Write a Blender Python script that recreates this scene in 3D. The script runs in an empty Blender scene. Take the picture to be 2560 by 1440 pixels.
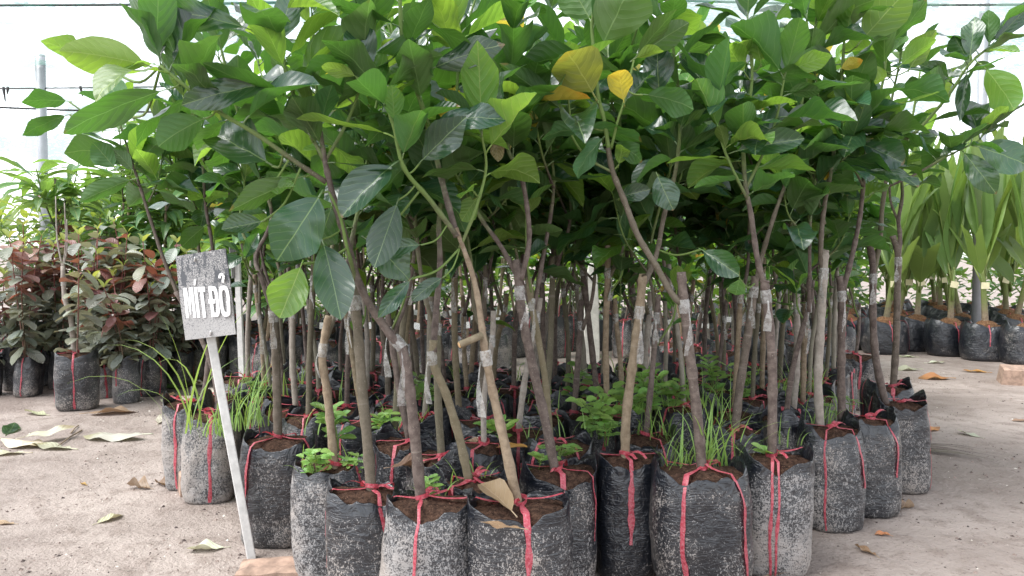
import bpy, math, random
from math import radians, sin, cos, pi
from mathutils import Vector, Matrix, noise

# ------------------------------------------------------------------ camera, sky, sun, exposure
sc = bpy.context.scene
COL = sc.collection
F, CX, CY = 1900.0, 1280.0, 720.0
CAM_H, PITCH = 0.95, radians(2.41)
cam_d = bpy.data.cameras.new("camera")
cam = bpy.data.objects.new("camera", cam_d)
COL.objects.link(cam)
cam.location = (0, 0, CAM_H)
cam.rotation_euler = (pi / 2 - PITCH, 0, 0)
cam_d.sensor_width = 36.0
cam_d.lens = 36.0 * F / 2560.0
cam_d.clip_start = 0.05
cam_d.clip_end = 600
sc.camera = cam

SUN_EL, SUN_AZ = radians(60), radians(-108)      # azimuth from +Y towards +X
w = bpy.data.worlds.new("World")
sc.world = w
w.use_nodes = True
nt = w.node_tree
bg = nt.nodes["Background"]
sky = nt.nodes.new("ShaderNodeTexSky")
sky.sky_type = 'NISHITA'
sky.sun_disc = False
sky.sun_elevation = SUN_EL
sky.sun_rotation = SUN_AZ
sky.air_density = 1.0
sky.dust_density = 1.0
hs = nt.nodes.new("ShaderNodeHueSaturation")
hs.inputs["Saturation"].default_value = 0.22    # bright overcast
nt.links.new(sky.outputs[0], hs.inputs["Color"])
nt.links.new(hs.outputs[0], bg.inputs["Color"])
bg.inputs["Strength"].default_value = 0.15

sun_d = bpy.data.lights.new("sun", 'SUN')
sun_d.energy = 1.5
sun_d.angle = radians(38)
sun_d.color = (1.0, 0.98, 0.95)
sun = bpy.data.objects.new("sun", sun_d)
COL.objects.link(sun)
sdir = Vector((sin(SUN_AZ) * cos(SUN_EL), cos(SUN_AZ) * cos(SUN_EL), sin(SUN_EL)))
sun.rotation_euler = sdir.to_track_quat('Z', 'Y').to_euler()

vs = sc.view_settings
vs.view_transform = 'Standard'
vs.look = 'None'
vs.exposure = 1.68
vs.gamma = 1.0
sc.cycles.max_bounces = 7
sc.cycles.diffuse_bounces = 4
sc.cycles.glossy_bounces = 2
sc.cycles.transmission_bounces = 5
sc.cycles.transparent_max_bounces = 12
sc.cycles.use_denoising = True
sc.cycles.caustics_reflective = False
sc.cycles.caustics_refractive = False

R = random.Random(11)

# ------------------------------------------------------------------ helpers
def raydir(px, py):
    a, b = (px - CX) / F, (CY - py) / F
    return Vector((a, cos(PITCH) + b * sin(PITCH), -sin(PITCH) + b * cos(PITCH)))

def at(px, py, Y):
    d = raydir(px, py)
    t = Y / d.y
    return Vector((d.x * t, Y, CAM_H + d.z * t))

def gnd(px, py, z=0.0):
    d = raydir(px, py)
    t = (z - CAM_H) / d.z
    return Vector((d.x * t, d.y * t, z))

def mk(name, verts, faces, mat, uvs=None, smooth=True):
    me = bpy.data.meshes.new(name)
    me.from_pydata([tuple(v) for v in verts], [], faces)
    if uvs is not None:
        l = me.uv_layers.new(name="uv")
        idx = [0] * len(me.loops)
        me.loops.foreach_get("vertex_index", idx)
        flat = []
        for i in idx:
            flat.extend(uvs[i])
        l.data.foreach_set("uv", flat)
    if smooth:
        me.polygons.foreach_set("use_smooth", [True] * len(me.polygons))
    if mat is not None:
        me.materials.append(mat)
    return me

def ob(name, me, parent=None, mat4=None, color=None):
    o = bpy.data.objects.new(name, me)
    COL.objects.link(o)
    if parent is not None:
        o.parent = parent
    if mat4 is not None:
        o.matrix_basis = mat4
    if color is not None:
        o.color = color
    return o

def tag(o, label, cat, group=None):
    o["label"] = label
    o["category"] = cat
    if group:
        o["group"] = group
    return o

def thing(name, label, cat, loc, rz=0.0, group=None):
    o = bpy.data.objects.new(name, None)
    o.empty_display_size = 0.05
    COL.objects.link(o)
    o.location = loc
    o.rotation_euler = (0, 0, rz)
    return tag(o, label, cat, group)

class MB:
    def __init__(s):
        s.v, s.f, s.u = [], [], []
    def add(s, v, f, u=None):
        n = len(s.v)
        s.v += v
        s.f += [tuple(i + n for i in q) for q in f]
        s.u += u if u is not None else [(0, 0)] * len(v)
    def mesh(s, name, mat, smooth=True):
        return mk(name, s.v, s.f, mat, s.u, smooth)

def spline(pts, n=5):
    p = [Vector(q) for q in pts]
    if len(p) < 3:
        return [p[0].lerp(p[-1], i / n) for i in range(n + 1)]
    p = [p[0] * 2 - p[1]] + p + [p[-1] * 2 - p[-2]]
    out = []
    for i in range(1, len(p) - 2):
        a, b, c, d = p[i - 1], p[i], p[i + 1], p[i + 2]
        for k in range(n):
            t = k / n
            out.append(0.5 * ((2 * b) + (c - a) * t + (2 * a - 5 * b + 4 * c - d) * t * t + (3 * b - a - 3 * c + d) * t ** 3))
    out.append(p[-2])
    return out

def tube(path, rad, sides=8, green=None, cap=True):
    """path: Vectors, rad: list; green: per point UV v value (0 bark .. 1 green)"""
    v, f, u = [], [], []
    n = len(path)
    ref = Vector((0.31, 0.95, 0.11))
    L = 0.0
    for i, p in enumerate(path):
        t = (path[min(i + 1, n - 1)] - path[max(i - 1, 0)])
        if t.length < 1e-9:
            t = Vector((0, 0, 1))
        t.normalize()
        x = ref.cross(t)
        if x.length < 1e-3:
            x = Vector((1, 0, 0)).cross(t)
        x.normalize()
        y = t.cross(x)
        if i:
            L += (p - path[i - 1]).length
        for k in range(sides):
            a = 2 * pi * k / sides
            v.append(p + (x * cos(a) + y * sin(a)) * rad[i])
            u.append((L, green[i] if green else 0.0))
    for i in range(n - 1):
        for k in range(sides):
            k2 = (k + 1) % sides
            f.append((i * sides + k, i * sides + k2, (i + 1) * sides + k2, (i + 1) * sides + k))
    if cap:
        f.append(tuple(range(sides))[::-1])
        f.append(tuple((n - 1) * sides + k for k in range(sides)))
    return v, f, u

def box(sx, sy, sz, bev=0.0):
    """closed box centred at the origin"""
    hx, hy, hz = sx / 2, sy / 2, sz / 2
    v = [Vector((x, y, z)) for z in (-hz, hz) for y in (-hy, hy) for x in (-hx, hx)]
    f = [(0, 2, 3, 1), (4, 5, 7, 6), (0, 1, 5, 4), (2, 6, 7, 3), (0, 4, 6, 2), (1, 3, 7, 5)]
    return v, f

# ------------------------------------------------------------------ materials
class NT:
    def __init__(s, name):
        s.m = bpy.data.materials.new(name)
        s.m.use_nodes = True
        s.t = s.m.node_tree
        s.bsdf = s.t.nodes["Principled BSDF"]
        s.out = s.t.nodes["Material Output"]
    def n(s, typ, ins=None, **kw):
        nd = s.t.nodes.new(typ)
        for k, val in kw.items():
            setattr(nd, k, val)
        for k, val in (ins or {}).items():
            s.set(nd.inputs[k], val)
        return nd
    def set(s, sock, val):
        if isinstance(val, bpy.types.NodeSocket):
            s.t.links.new(val, sock)
        elif isinstance(val, (tuple, list)) and len(val) == 3 and sock.type == 'RGBA':
            sock.default_value = (*val, 1.0)
        else:
            sock.default_value = val
    def math(s, op, a, b=0.0, c=0.0, clamp=False):
        nd = s.n("ShaderNodeMath", {0: a, 1: b, 2: c}, operation=op)
        nd.use_clamp = clamp
        return nd.outputs[0]
    def ramp(s, x, lo, hi, a=0.0, b=1.0):
        nd = s.n("ShaderNodeMapRange", {0: x, 1: lo, 2: hi, 3: a, 4: b})
        nd.interpolation_type = 'SMOOTHSTEP'
        return nd.outputs[0]
    def mix(s, fac, a, b, blend='MIX'):
        nd = s.n("ShaderNodeMix", data_type='RGBA', blend_type=blend)
        s.set(nd.inputs[0], fac)
        s.set(nd.inputs[6], a)
        s.set(nd.inputs[7], b)
        return nd.outputs[2]
    def noise(s, vec, scale, detail=2.0, rough=0.5, dist=0.0):
        nd = s.n("ShaderNodeTexNoise", {"Scale": scale, "Detail": detail, "Roughness": rough, "Distortion": dist})
        if vec is not None:
            s.set(nd.inputs["Vector"], vec)
        return nd.outputs[0]
    def objvec(s, spread=37.0, scale=(1, 1, 1)):
        tc = s.n("ShaderNodeTexCoord")
        oi = s.n("ShaderNodeObjectInfo")
        off = s.math('MULTIPLY', oi.outputs["Random"], spread)
        add = s.n("ShaderNodeVectorMath", {0: tc.outputs["Object"], 1: off}, operation='ADD')
        mul = s.n("ShaderNodeVectorMath", {0: add.outputs[0], 1: scale}, operation='MULTIPLY')
        return mul.outputs[0], oi, tc
    def bump(s, h, strength=0.3, dist=0.01):
        nd = s.n("ShaderNodeBump", {"Height": h, "Strength": strength, "Distance": dist})
        return nd.outputs[0]

def simple(name, col, rough=0.6, metallic=0.0, spec=0.5, var=0.15, nscale=25.0, bump=0.0):
    m = NT(name)
    vec, oi, tc = m.objvec()
    nz = m.noise(vec, nscale, 4.0, 0.6)
    c = m.mix(m.ramp(nz, 0.3, 0.7), tuple(x * (1 - var) for x in col), tuple(min(1, x * (1 + var)) for x in col))
    m.set(m.bsdf.inputs["Base Color"], c)
    m.bsdf.inputs["Roughness"].default_value = rough
    m.bsdf.inputs["Metallic"].default_value = metallic
    m.bsdf.inputs["Specular IOR Level"].default_value = spec
    if bump:
        m.set(m.bsdf.inputs["Normal"], m.bump(nz, bump, 0.01))
    return m.m

def leaf_mat(name, top, under, trans, vein, nlat=7.0, k=0.35, tfac=0.42, rough=0.36, under_rough=0.55,
             hue=0.035, val=0.35, latw=0.07, midw=0.035, spots=0.25, blotch=None, latv=0.55, bumps=0.35, gloss=0.35, edge=(1.02, 1.3)):
    m = NT(name)
    uv = m.n("ShaderNodeUVMap").outputs[0]
    sp = m.n("ShaderNodeSeparateXYZ", {0: uv})
    ux = m.math('MULTIPLY', m.math('SUBTRACT', sp.outputs[0], 0.5), 2.0)
    ax = m.math('ABSOLUTE', ux)
    vv = sp.outputs[1]
    mid = m.ramp(ax, midw, midw * 0.3)
    pet = m.math('LESS_THAN', vv, 0.0)
    sgn = m.math('MULTIPLY', m.math('SIGN', ux), 0.27)
    ov, _oi, _tc = m.objvec(53.0)
    vwob = m.math('MULTIPLY', m.math('SUBTRACT', m.noise(ov, 3.5, 1.0), 0.5), 0.16)
    t = m.math('ADD', m.math('MULTIPLY', m.math('ADD', m.math('SUBTRACT', vv, m.math('MULTIPLY', m.math('POWER', ax, 1.35), k)), vwob), nlat), sgn)
    tri = m.math('PINGPONG', m.math('ADD', t, 40.0), 0.5)
    lat = m.ramp(tri, latw, latw * 0.2)
    latc = m.math('MULTIPLY', lat, latv)
    veinf = m.math('MAXIMUM', m.math('MAXIMUM', mid, latc), pet)
    geo = m.n("ShaderNodeNewGeometry")
    back = geo.outputs["Backfacing"]
    vec, oi, tc = m.objvec(61.0)
    rnd = oi.outputs["Random"]
    big = m.noise(vec, 3.0, 2.0)
    base = m.mix(back, top, under)
    hsv = m.n("ShaderNodeHueSaturation", {"Color": base})
    m.set(hsv.inputs["Hue"], m.ramp(m.math('ADD', rnd, m.math('MULTIPLY', big, 0.25)), 0.0, 1.2, 0.5 - hue * 0.5, 0.5 + hue * 0.8))
    m.set(hsv.inputs["Value"], m.math('ADD', 1.0 - val * 0.6, m.math('MULTIPLY', m.math('FRACT', m.math('MULTIPLY', rnd, 7.31)), val * 1.3)))
    col = m.mix(m.math('MULTIPLY', veinf, 0.85), hsv.outputs[0], vein)
    if blotch:
        bn = m.noise(vec, 2.2, 3.0)
        ef = m.ramp(m.math('ADD', vv, m.math('MULTIPLY', bn, 0.7)), *edge)
        col = m.mix(ef, col, blotch)
    col = m.mix(1.0, col, oi.outputs["Color"], 'MULTIPLY')
    if spots:
        sn = m.noise(vec, 34.0, 2.0, 0.6)
        sf = m.math('MULTIPLY', m.ramp(sn, 0.66, 0.74), spots)
        col = m.mix(m.math('MULTIPLY', sf, m.math('SUBTRACT', 1.0, back)), col, (0.42, 0.43, 0.36))
    hh = m.math('SUBTRACT', m.math('MULTIPLY', m.math('MAXIMUM', mid, lat), -0.5), m.math('MULTIPLY', tri, -0.35))
    nrm = m.bump(hh, bumps, 0.02)
    p = m.bsdf
    m.set(p.inputs["Base Color"], col)
    m.set(p.inputs["Roughness"], m.math('ADD', rough, m.math('MULTIPLY', back, under_rough - rough)))
    p.inputs["Specular IOR Level"].default_value = 0.55
    m.set(p.inputs["Coat Weight"], m.math('MULTIPLY', m.math('SUBTRACT', 1.0, back), gloss))
    p.inputs["Coat Roughness"].default_value = 0.24
    m.set(p.inputs["Coat Normal"], m.bump(hh, bumps * 0.22, 0.02))
    m.set(p.inputs["Normal"], nrm)
    tcol = m.mix(m.math('MULTIPLY', veinf, 0.5), trans, tuple(min(1, x * 1.25) for x in trans))
    tcol = m.mix(1.0, tcol, oi.outputs["Color"], 'MULTIPLY')
    tr = m.n("ShaderNodeBsdfTranslucent", {"Color": tcol, "Normal": nrm})
    mx = m.n("ShaderNodeMixShader", {0: tfac, 1: p.outputs[0], 2: tr.outputs[0]})
    m.set(m.out.inputs["Surface"], mx.outputs[0])
    return m.m

M = {}
M['jack'] = leaf_mat("jackfruit leaf", (0.022, 0.068, 0.036), (0.078, 0.152, 0.050), (0.105, 0.265, 0.028), (0.23, 0.34, 0.14), tfac=0.36, bumps=0.3, rough=0.30, gloss=0.95, latw=0.05, latv=0.42, hue=0.045, val=0.5, blotch=(0.20, 0.11, 0.04), edge=(1.36, 1.42))
M['jack_turn'] = leaf_mat("turning jackfruit leaf", (0.16, 0.20, 0.04), (0.22, 0.25, 0.06), (0.40, 0.42, 0.05), (0.44, 0.46, 0.16), tfac=0.4, spots=0.0, blotch=(0.62, 0.26, 0.02), edge=(1.2, 1.36), hue=0.01, val=0.1)
M['jack_young'] = leaf_mat("young jackfruit leaf", (0.085, 0.20, 0.035), (0.145, 0.255, 0.055), (0.29, 0.50, 0.05), (0.36, 0.48, 0.17), tfac=0.46, rough=0.4, spots=0.0)
M['jack_yellow'] = leaf_mat("yellowing jackfruit leaf", (0.42, 0.36, 0.05), (0.44, 0.40, 0.08), (0.72, 0.56, 0.06), (0.58, 0.52, 0.18), tfac=0.48, rough=0.45, spots=0.0, blotch=(0.55, 0.20, 0.02), hue=0.02)
M['dry'] = leaf_mat("dry leaf", (0.30, 0.20, 0.12), (0.34, 0.25, 0.17), (0.30, 0.16, 0.07), (0.40, 0.30, 0.20), tfac=0.2, rough=0.75, spots=0.0, hue=0.03, val=0.5)
M['dry_pale'] = leaf_mat("pale fallen leaf", (0.52, 0.50, 0.36), (0.56, 0.52, 0.40), (0.4, 0.36, 0.2), (0.62, 0.58, 0.42), tfac=0.2, rough=0.6, spots=0.0, hue=0.05, val=0.4, blotch=(0.30, 0.26, 0.14))
M['dry_orange'] = leaf_mat("orange fallen leaf", (0.42, 0.20, 0.06), (0.46, 0.26, 0.12), (0.4, 0.2, 0.05), (0.45, 0.25, 0.1), tfac=0.2, rough=0.6, spots=0.0, blotch=(0.25, 0.12, 0.05))
M['mango'] = leaf_mat("mango leaf", (0.13, 0.26, 0.105), (0.19, 0.30, 0.10), (0.28, 0.46, 0.07), (0.36, 0.46, 0.20), nlat=16, k=0.12, rough=0.33, midw=0.10, latw=0.10, latv=0.25, spots=0.0)
M['guava'] = leaf_mat("red guava leaf", (0.27, 0.295, 0.235), (0.33, 0.33, 0.25), (0.28, 0.29, 0.14), (0.38, 0.40, 0.32), nlat=9, k=0.2, tfac=0.25, rough=0.5, midw=0.06, latv=0.6, spots=0.3, bumps=0.7)
M['guava_red'] = leaf_mat("reddish guava leaf", (0.27, 0.135, 0.125), (0.31, 0.17, 0.11), (0.38, 0.11, 0.07), (0.34, 0.20, 0.17), nlat=9, k=0.2, tfac=0.3, rough=0.45, midw=0.06, latv=0.6, spots=0.0, bumps=0.7)
M['guava_tip'] = leaf_mat("guava shoot leaf", (0.32, 0.38, 0.09), (0.36, 0.42, 0.12), (0.5, 0.55, 0.1), (0.45, 0.45, 0.2), nlat=7, tfac=0.4, rough=0.5, spots=0.0)
M['citrus'] = leaf_mat("citrus leaf", (0.08, 0.17, 0.06), (0.15, 0.23, 0.08), (0.25, 0.40, 0.06), (0.2, 0.3, 0.12), nlat=8, rough=0.3, midw=0.05, latv=0.2, spots=0.0)
M['citrus_tip'] = leaf_mat("citrus shoot leaf", (0.28, 0.38, 0.05), (0.34, 0.42, 0.09), (0.5, 0.6, 0.08), (0.4, 0.5, 0.2), nlat=8, rough=0.35, midw=0.05, latv=0.2, spots=0.0)
M['coco'] = leaf_mat("coconut frond", (0.17, 0.27, 0.075), (0.21, 0.31, 0.095), (0.34, 0.48, 0.08), (0.34, 0.42, 0.14), nlat=1, k=0, rough=0.38, midw=0.05, latv=0.0, spots=0.0, hue=0.03)
M['weed'] = leaf_mat("weed leaf", (0.25, 0.43, 0.11), (0.29, 0.46, 0.14), (0.42, 0.62, 0.12), (0.34, 0.48, 0.18), nlat=5, rough=0.4, midw=0.05, latv=0.35, spots=0.0, hue=0.03)
M['grass'] = leaf_mat("grass blade", (0.22, 0.36, 0.09), (0.25, 0.38, 0.11), (0.42, 0.58, 0.11), (0.26, 0.40, 0.12), nlat=1, k=0, rough=0.45, midw=0.12, latv=0, spots=0.0)

def bark_mat(name, dark, light, green, ring=1.0):
    m = NT(name)
    uv = m.n("ShaderNodeUVMap").outputs[0]
    sp = m.n("ShaderNodeSeparateXYZ", {0: uv})
    vec, oi, tc = m.objvec(23.0)
    n1 = m.noise(vec, 45.0, 4.0, 0.65)
    st = m.n("ShaderNodeVectorMath", {0: vec, 1: (1.0, 1.0, 0.25)}, operation='MULTIPLY').outputs[0]
    n2 = m.noise(st, 130.0, 3.0)
    rings = m.noise(m.n("ShaderNodeCombineXYZ", {0: sp.outputs[0], 1: oi.outputs["Random"]}).outputs[0], 42.0, 2.0)
    c = m.mix(m.ramp(n1, 0.25, 0.75), dark, light)
    c = m.mix(m.math('MULTIPLY', m.ramp(oi.outputs["Random"], 0.45, 0.9), 0.55), c, (0.135, 0.130, 0.075))
    lent = m.ramp(m.noise(vec, 210.0, 1.0), 0.68, 0.75)
    c = m.mix(m.math('MULTIPLY', lent, 0.55), c, (0.34, 0.31, 0.25))
    c = m.mix(m.ramp(rings, 0.66, 0.72, 0.0, 0.35), c, (0.30, 0.26, 0.22))
    c = m.mix(m.ramp(m.math('ADD', sp.outputs[1], m.math('MULTIPLY', m.math('SUBTRACT', n1, 0.5), 0.35)), 0.35, 0.7), c, green)
    m.set(m.bsdf.inputs["Base Color"], c)
    m.bsdf.inputs["Roughness"].default_value = 0.72
    m.bsdf.inputs["Specular IOR Level"].default_value = 0.3
    h = m.math('ADD', m.math('MULTIPLY', n2, 0.7), m.math('ADD', m.math('MULTIPLY', rings, 0.8), m.math('MULTIPLY', lent, 0.4)))
    m.set(m.bsdf.inputs["Normal"], m.bump(h, 0.5, 0.004))
    return m.m

M['bark'] = bark_mat("jackfruit bark", (0.065, 0.046, 0.040), (0.165, 0.130, 0.112), (0.135, 0.205, 0.055))
M['bark_tan'] = bark_mat("tan bark", (0.16, 0.115, 0.075), (0.30, 0.235, 0.165), (0.16, 0.20, 0.06))
M['bark_red'] = bark_mat("red twig", (0.16, 0.075, 0.06), (0.26, 0.16, 0.13), (0.22, 0.08, 0.07))
M['bark_pale'] = bark_mat("pale trunk", (0.22, 0.19, 0.165), (0.36, 0.32, 0.28), (0.30, 0.24, 0.17))
def paper_mat():
    m = NT("printed paper tag")
    vec, oi, tc = m.objvec(0.0)
    sp = m.n("ShaderNodeSeparateXYZ", {0: tc.outputs["Object"]})
    ln = m.math('PINGPONG', m.math('MULTIPLY', sp.outputs[2], 100.0), 0.5)
    wd = m.noise(m.n("ShaderNodeVectorMath", {0: vec, 1: (420.0, 1.0, 100.0)}, operation='MULTIPLY').outputs[0], 1.0, 1.0)
    ink = m.math('MULTIPLY', m.math('MULTIPLY', m.ramp(ln, 0.28, 0.34), m.ramp(wd, 0.47, 0.52)), m.math('LESS_THAN', m.math('ABSOLUTE', sp.outputs[0]), 0.021))
    m.set(m.bsdf.inputs["Base Color"], m.mix(m.math('MULTIPLY', ink, 0.75), (0.80, 0.80, 0.78), (0.08, 0.08, 0.10)))
    m.bsdf.inputs["Roughness"].default_value = 0.5
    return m.m
M['paper'] = paper_mat()
M['paper_yellow'] = simple("yellow paper tag", (0.78, 0.72, 0.46), 0.6, var=0.05)
M['cut'] = simple("cut wood", (0.52, 0.33, 0.16), 0.8, var=0.3, nscale=120)

def bag_mat(name, dusty):
    m = NT(name)
    vec, oi, tc = m.objvec(37.0)
    sp = m.n("ShaderNodeSeparateXYZ", {0: tc.outputs["Object"]})
    z = sp.outputs[2]
    flat = m.n("ShaderNodeVectorMath", {0: vec, 1: (1.0, 1.0, 0.7)}, operation='MULTIPLY').outputs[0]
    speck = m.noise(flat, 190.0, 2.0, 0.6, 1.0)
    fine = m.noise(flat, 430.0, 2.0, 0.6)
    bign = m.noise(vec, 6.0, 3.0, 0.55)
    mid = m.noise(vec, 26.0, 3.0, 0.6)
    streak = m.noise(m.n("ShaderNodeVectorMath", {0: vec, 1: (9.0, 9.0, 95.0)}, operation='MULTIPLY').outputs[0], 1.0, 3.0, 0.6, 1.2)
    low = m.ramp(z, 0.34, 0.0)                        # mud splash is heaviest near the foot
    rndv = m.math('FRACT', m.math('MULTIPLY', oi.outputs["Random"], 13.7))
    amt = m.math('ADD', m.math('MULTIPLY', m.math('SUBTRACT', bign, 0.5), 0.34), m.math('ADD', m.math('MULTIPLY', low, 0.05), m.math('MULTIPLY', rndv, 0.06)))
    amt = m.math('ADD', amt, m.math('MULTIPLY', m.math('SUBTRACT', mid, 0.5), 0.22))
    clean = m.ramp(z, 0.285, 0.33)                    # the turned rim stays clean
    amt = m.math('SUBTRACT', m.math('ADD', amt, dusty), m.math('MULTIPLY', clean, 0.12))
    thr = m.math('SUBTRACT', 0.585, amt)
    d1 = m.ramp(m.math('SUBTRACT', m.math('ADD', m.math('MULTIPLY', speck, 0.7), m.math('MULTIPLY', fine, 0.3)), thr), 0.0, 0.05)
    film = m.math('MULTIPLY', m.ramp(amt, -0.10, 0.24), 0.15)
    scr = m.math('MULTIPLY', m.ramp(streak, 0.70, 0.76), 0.22)
    dust = m.math('MAXIMUM', m.math('MAXIMUM', m.math('MULTIPLY', d1, 0.85), film), scr)
    dc = m.mix(m.ramp(bign, 0.35, 0.7), (0.30, 0.292, 0.29), (0.35, 0.31, 0.28))
    c = m.mix(dust, (0.007, 0.009, 0.014), dc)
    m.set(m.bsdf.inputs["Base Color"], c)
    m.set(m.bsdf.inputs["Roughness"], m.ramp(dust, 0.0, 0.6, 0.28, 0.8))
    m.bsdf.inputs["Specular IOR Level"].default_value = 0.75
    wr = m.noise(m.n("ShaderNodeVectorMath", {0: vec, 1: (5.0, 5.0, 34.0)}, operation='MULTIPLY').outputs[0], 1.0, 3.0, 0.55, 1.5)
    ridge = m.ramp(m.math('ABSOLUTE', m.math('SUBTRACT', wr, 0.5)), 0.05, 0.0)
    cr = m.noise(vec, 22.0, 3.0, 0.6, 1.2)
    h = m.math('ADD', m.math('ADD', m.math('MULTIPLY', ridge, 0.10), m.math('MULTIPLY', cr, 1.0)), m.math('MULTIPLY', d1, 0.06))
    m.set(m.bsdf.inputs["Normal"], m.bump(h, 0.6, 0.012))
    return m.m

M['bag'] = bag_mat("black polythene with splashed mud", 0.0)
M['bag_clean'] = bag_mat("clean black polythene", -0.11)
M['bag_dusty'] = bag_mat("dusty polythene", 0.075)

def ribbon_mat():
    m = NT("red polythene ribbon")
    vec, oi, tc = m.objvec(19.0)
    n1 = m.noise(vec, 120.0, 3.0, 0.6)
    n2 = m.noise(vec, 260.0, 2.0, 0.6)
    c = m.mix(m.ramp(n1, 0.3, 0.7), (0.40, 0.035, 0.06), (0.60, 0.15, 0.19))
    c = m.mix(m.math('MULTIPLY', m.ramp(n2, 0.58, 0.66), 0.6), c, (0.46, 0.34, 0.32))
    m.set(m.bsdf.inputs["Base Color"], c)
    m.bsdf.inputs["Roughness"].default_value = 0.38
    st = m.noise(vec, 90.0, 3.0)
    nr = m.bump(st, 0.5, 0.004)
    m.set(m.bsdf.inputs["Normal"], nr)
    tr = m.n("ShaderNodeBsdfTranslucent", {"Color": (0.75, 0.06, 0.08, 1)})
    mx = m.n("ShaderNodeMixShader", {0: 0.25, 1: m.bsdf.outputs[0], 2: tr.outputs[0]})
    m.set(m.out.inputs["Surface"], mx.outputs[0])
    return m.m
M['ribbon'] = ribbon_mat()

def tape_mat():
    m = NT("clear grafting film")
    vec, oi, tc = m.objvec(19.0)
    n1 = m.noise(vec, 70.0, 3.0, 0.6)
    c = m.mix(m.ramp(n1, 0.3, 0.7), (0.46, 0.45, 0.43), (0.56, 0.56, 0.54))
    m.set(m.bsdf.inputs["Base Color"], c)
    m.bsdf.inputs["Roughness"].default_value = 0.3
    m.set(m.bsdf.inputs["Normal"], m.bump(m.noise(vec, 160.0, 3.0), 0.6, 0.004))
    tp = m.n("ShaderNodeBsdfTransparent")
    mx = m.n("ShaderNodeMixShader", {0: m.ramp(n1, 0.3, 0.7, 0.72, 0.42), 1: m.bsdf.outputs[0], 2: tp.outputs[0]})
    m.set(m.out.inputs["Surface"], mx.outputs[0])
    return m.m
M['tape'] = tape_mat()

def soil_mat(name, a, b):
    m = NT(name)
    vec, oi, tc = m.objvec(41.0)
    n1 = m.noise(vec, 75.0, 5.0, 0.7)
    n2 = m.noise(vec, 190.0, 3.0, 0.6, 1.2)
    c = m.mix(m.ramp(n1, 0.3, 0.72), a, b)
    c = m.mix(m.math('MULTIPLY', m.ramp(n2, 0.64, 0.70), 0.7), c, tuple(min(1, x * 3.2) for x in b))
    m.set(m.bsdf.inputs["Base Color"], c)
    m.bsdf.inputs["Roughness"].default_value = 0.95
    m.bsdf.inputs["Specular IOR Level"].default_value = 0.1
    m.set(m.bsdf.inputs["Normal"], m.bump(m.math('ADD', n1, m.math('MULTIPLY', n2, 0.6)), 1.0, 0.012))
    return m.m
M['soil'] = soil_mat("dark potting soil", (0.030, 0.018, 0.014), (0.13, 0.075, 0.052))
M['coir'] = soil_mat("coir potting soil", (0.10, 0.05, 0.03), (0.30, 0.17, 0.09))

# ------------------------------------------------------------------ ground
def ground_mat():
    m = NT("damp sandy ground")
    tc = m.n("ShaderNodeTexCoord")
    v = tc.outputs["Object"]
    n1 = m.noise(v, 1.1, 4.0, 0.6, 0.4)
    n2 = m.noise(v, 9.0, 5.0, 0.65)
    n3 = m.noise(v, 85.0, 4.0, 0.7)
    n4 = m.noise(v, 30.0, 3.0, 0.6, 1.0)
    c = m.mix(m.ramp(n1, 0.32, 0.68), (0.220, 0.178, 0.156), (0.355, 0.302, 0.270))
    c = m.mix(m.math('MULTIPLY', m.ramp(n2, 0.46, 0.70), 0.6), c, (0.17, 0.13, 0.108))
    c = m.mix(m.math('MULTIPLY', m.math('MULTIPLY', m.ramp(n3, 0.54, 0.64), m.ramp(n2, 0.38, 0.6)), 0.7), c, (0.13, 0.10, 0.088))
    c = m.mix(m.math('MULTIPLY', m.ramp(n4, 0.66, 0.74), 0.5), c, (0.52, 0.47, 0.42))
    m.set(m.bsdf.inputs["Base Color"], c)
    m.set(m.bsdf.inputs["Roughness"], m.ramp(n1, 0.3, 0.7, 0.62, 0.9))
    m.bsdf.inputs["Specular IOR Level"].default_value = 0.35
    h = m.math('ADD', m.math('MULTIPLY', n2, 1.2), m.math('ADD', m.math('MULTIPLY', n3, 0.35), m.math('MULTIPLY', n4, 0.45)))
    m.set(m.bsdf.inputs["Normal"], m.bump(h, 0.7, 0.03))
    return m.m
M['ground'] = ground_mat()

def gz(x, y):
    a = 0.006 if abs(x) < 6 and y < 9 else 0.02
    return a * noise.noise((x * 1.7, y * 1.7, 3.1)) + 0.0035 * noise.noise((x * 9, y * 9, 7.7)) - 0.002

def axis(lo, hi, far, step):
    c = []
    x = lo
    while x < hi:
        c.append(x)
        x += step
    c.append(hi)
    s, x = step, hi
    while x < far:
        s *= 1.35
        x += s
        c.append(x)
    s, x, pre = step, lo, []
    while x > -far:
        s *= 1.35
        x -= s
        pre.append(x)
    return pre[::-1] + c
xs = axis(-3.2, 3.2, 250, 0.04)
ys = [y for y in axis(1.2, 6.5, 250, 0.04) if y > -40]
gv = [(x, y, gz(x, y) if abs(x) < 20 and y < 25 else 0.0) for y in ys for x in xs]
nx = len(xs)
gf = [(j * nx + i, j * nx + i + 1, (j + 1) * nx + i + 1, (j + 1) * nx + i) for j in range(len(ys) - 1) for i in range(nx - 1)]
g = ob("ground", mk("ground", gv, gf, M['ground']))
g["kind"] = "structure"

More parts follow.
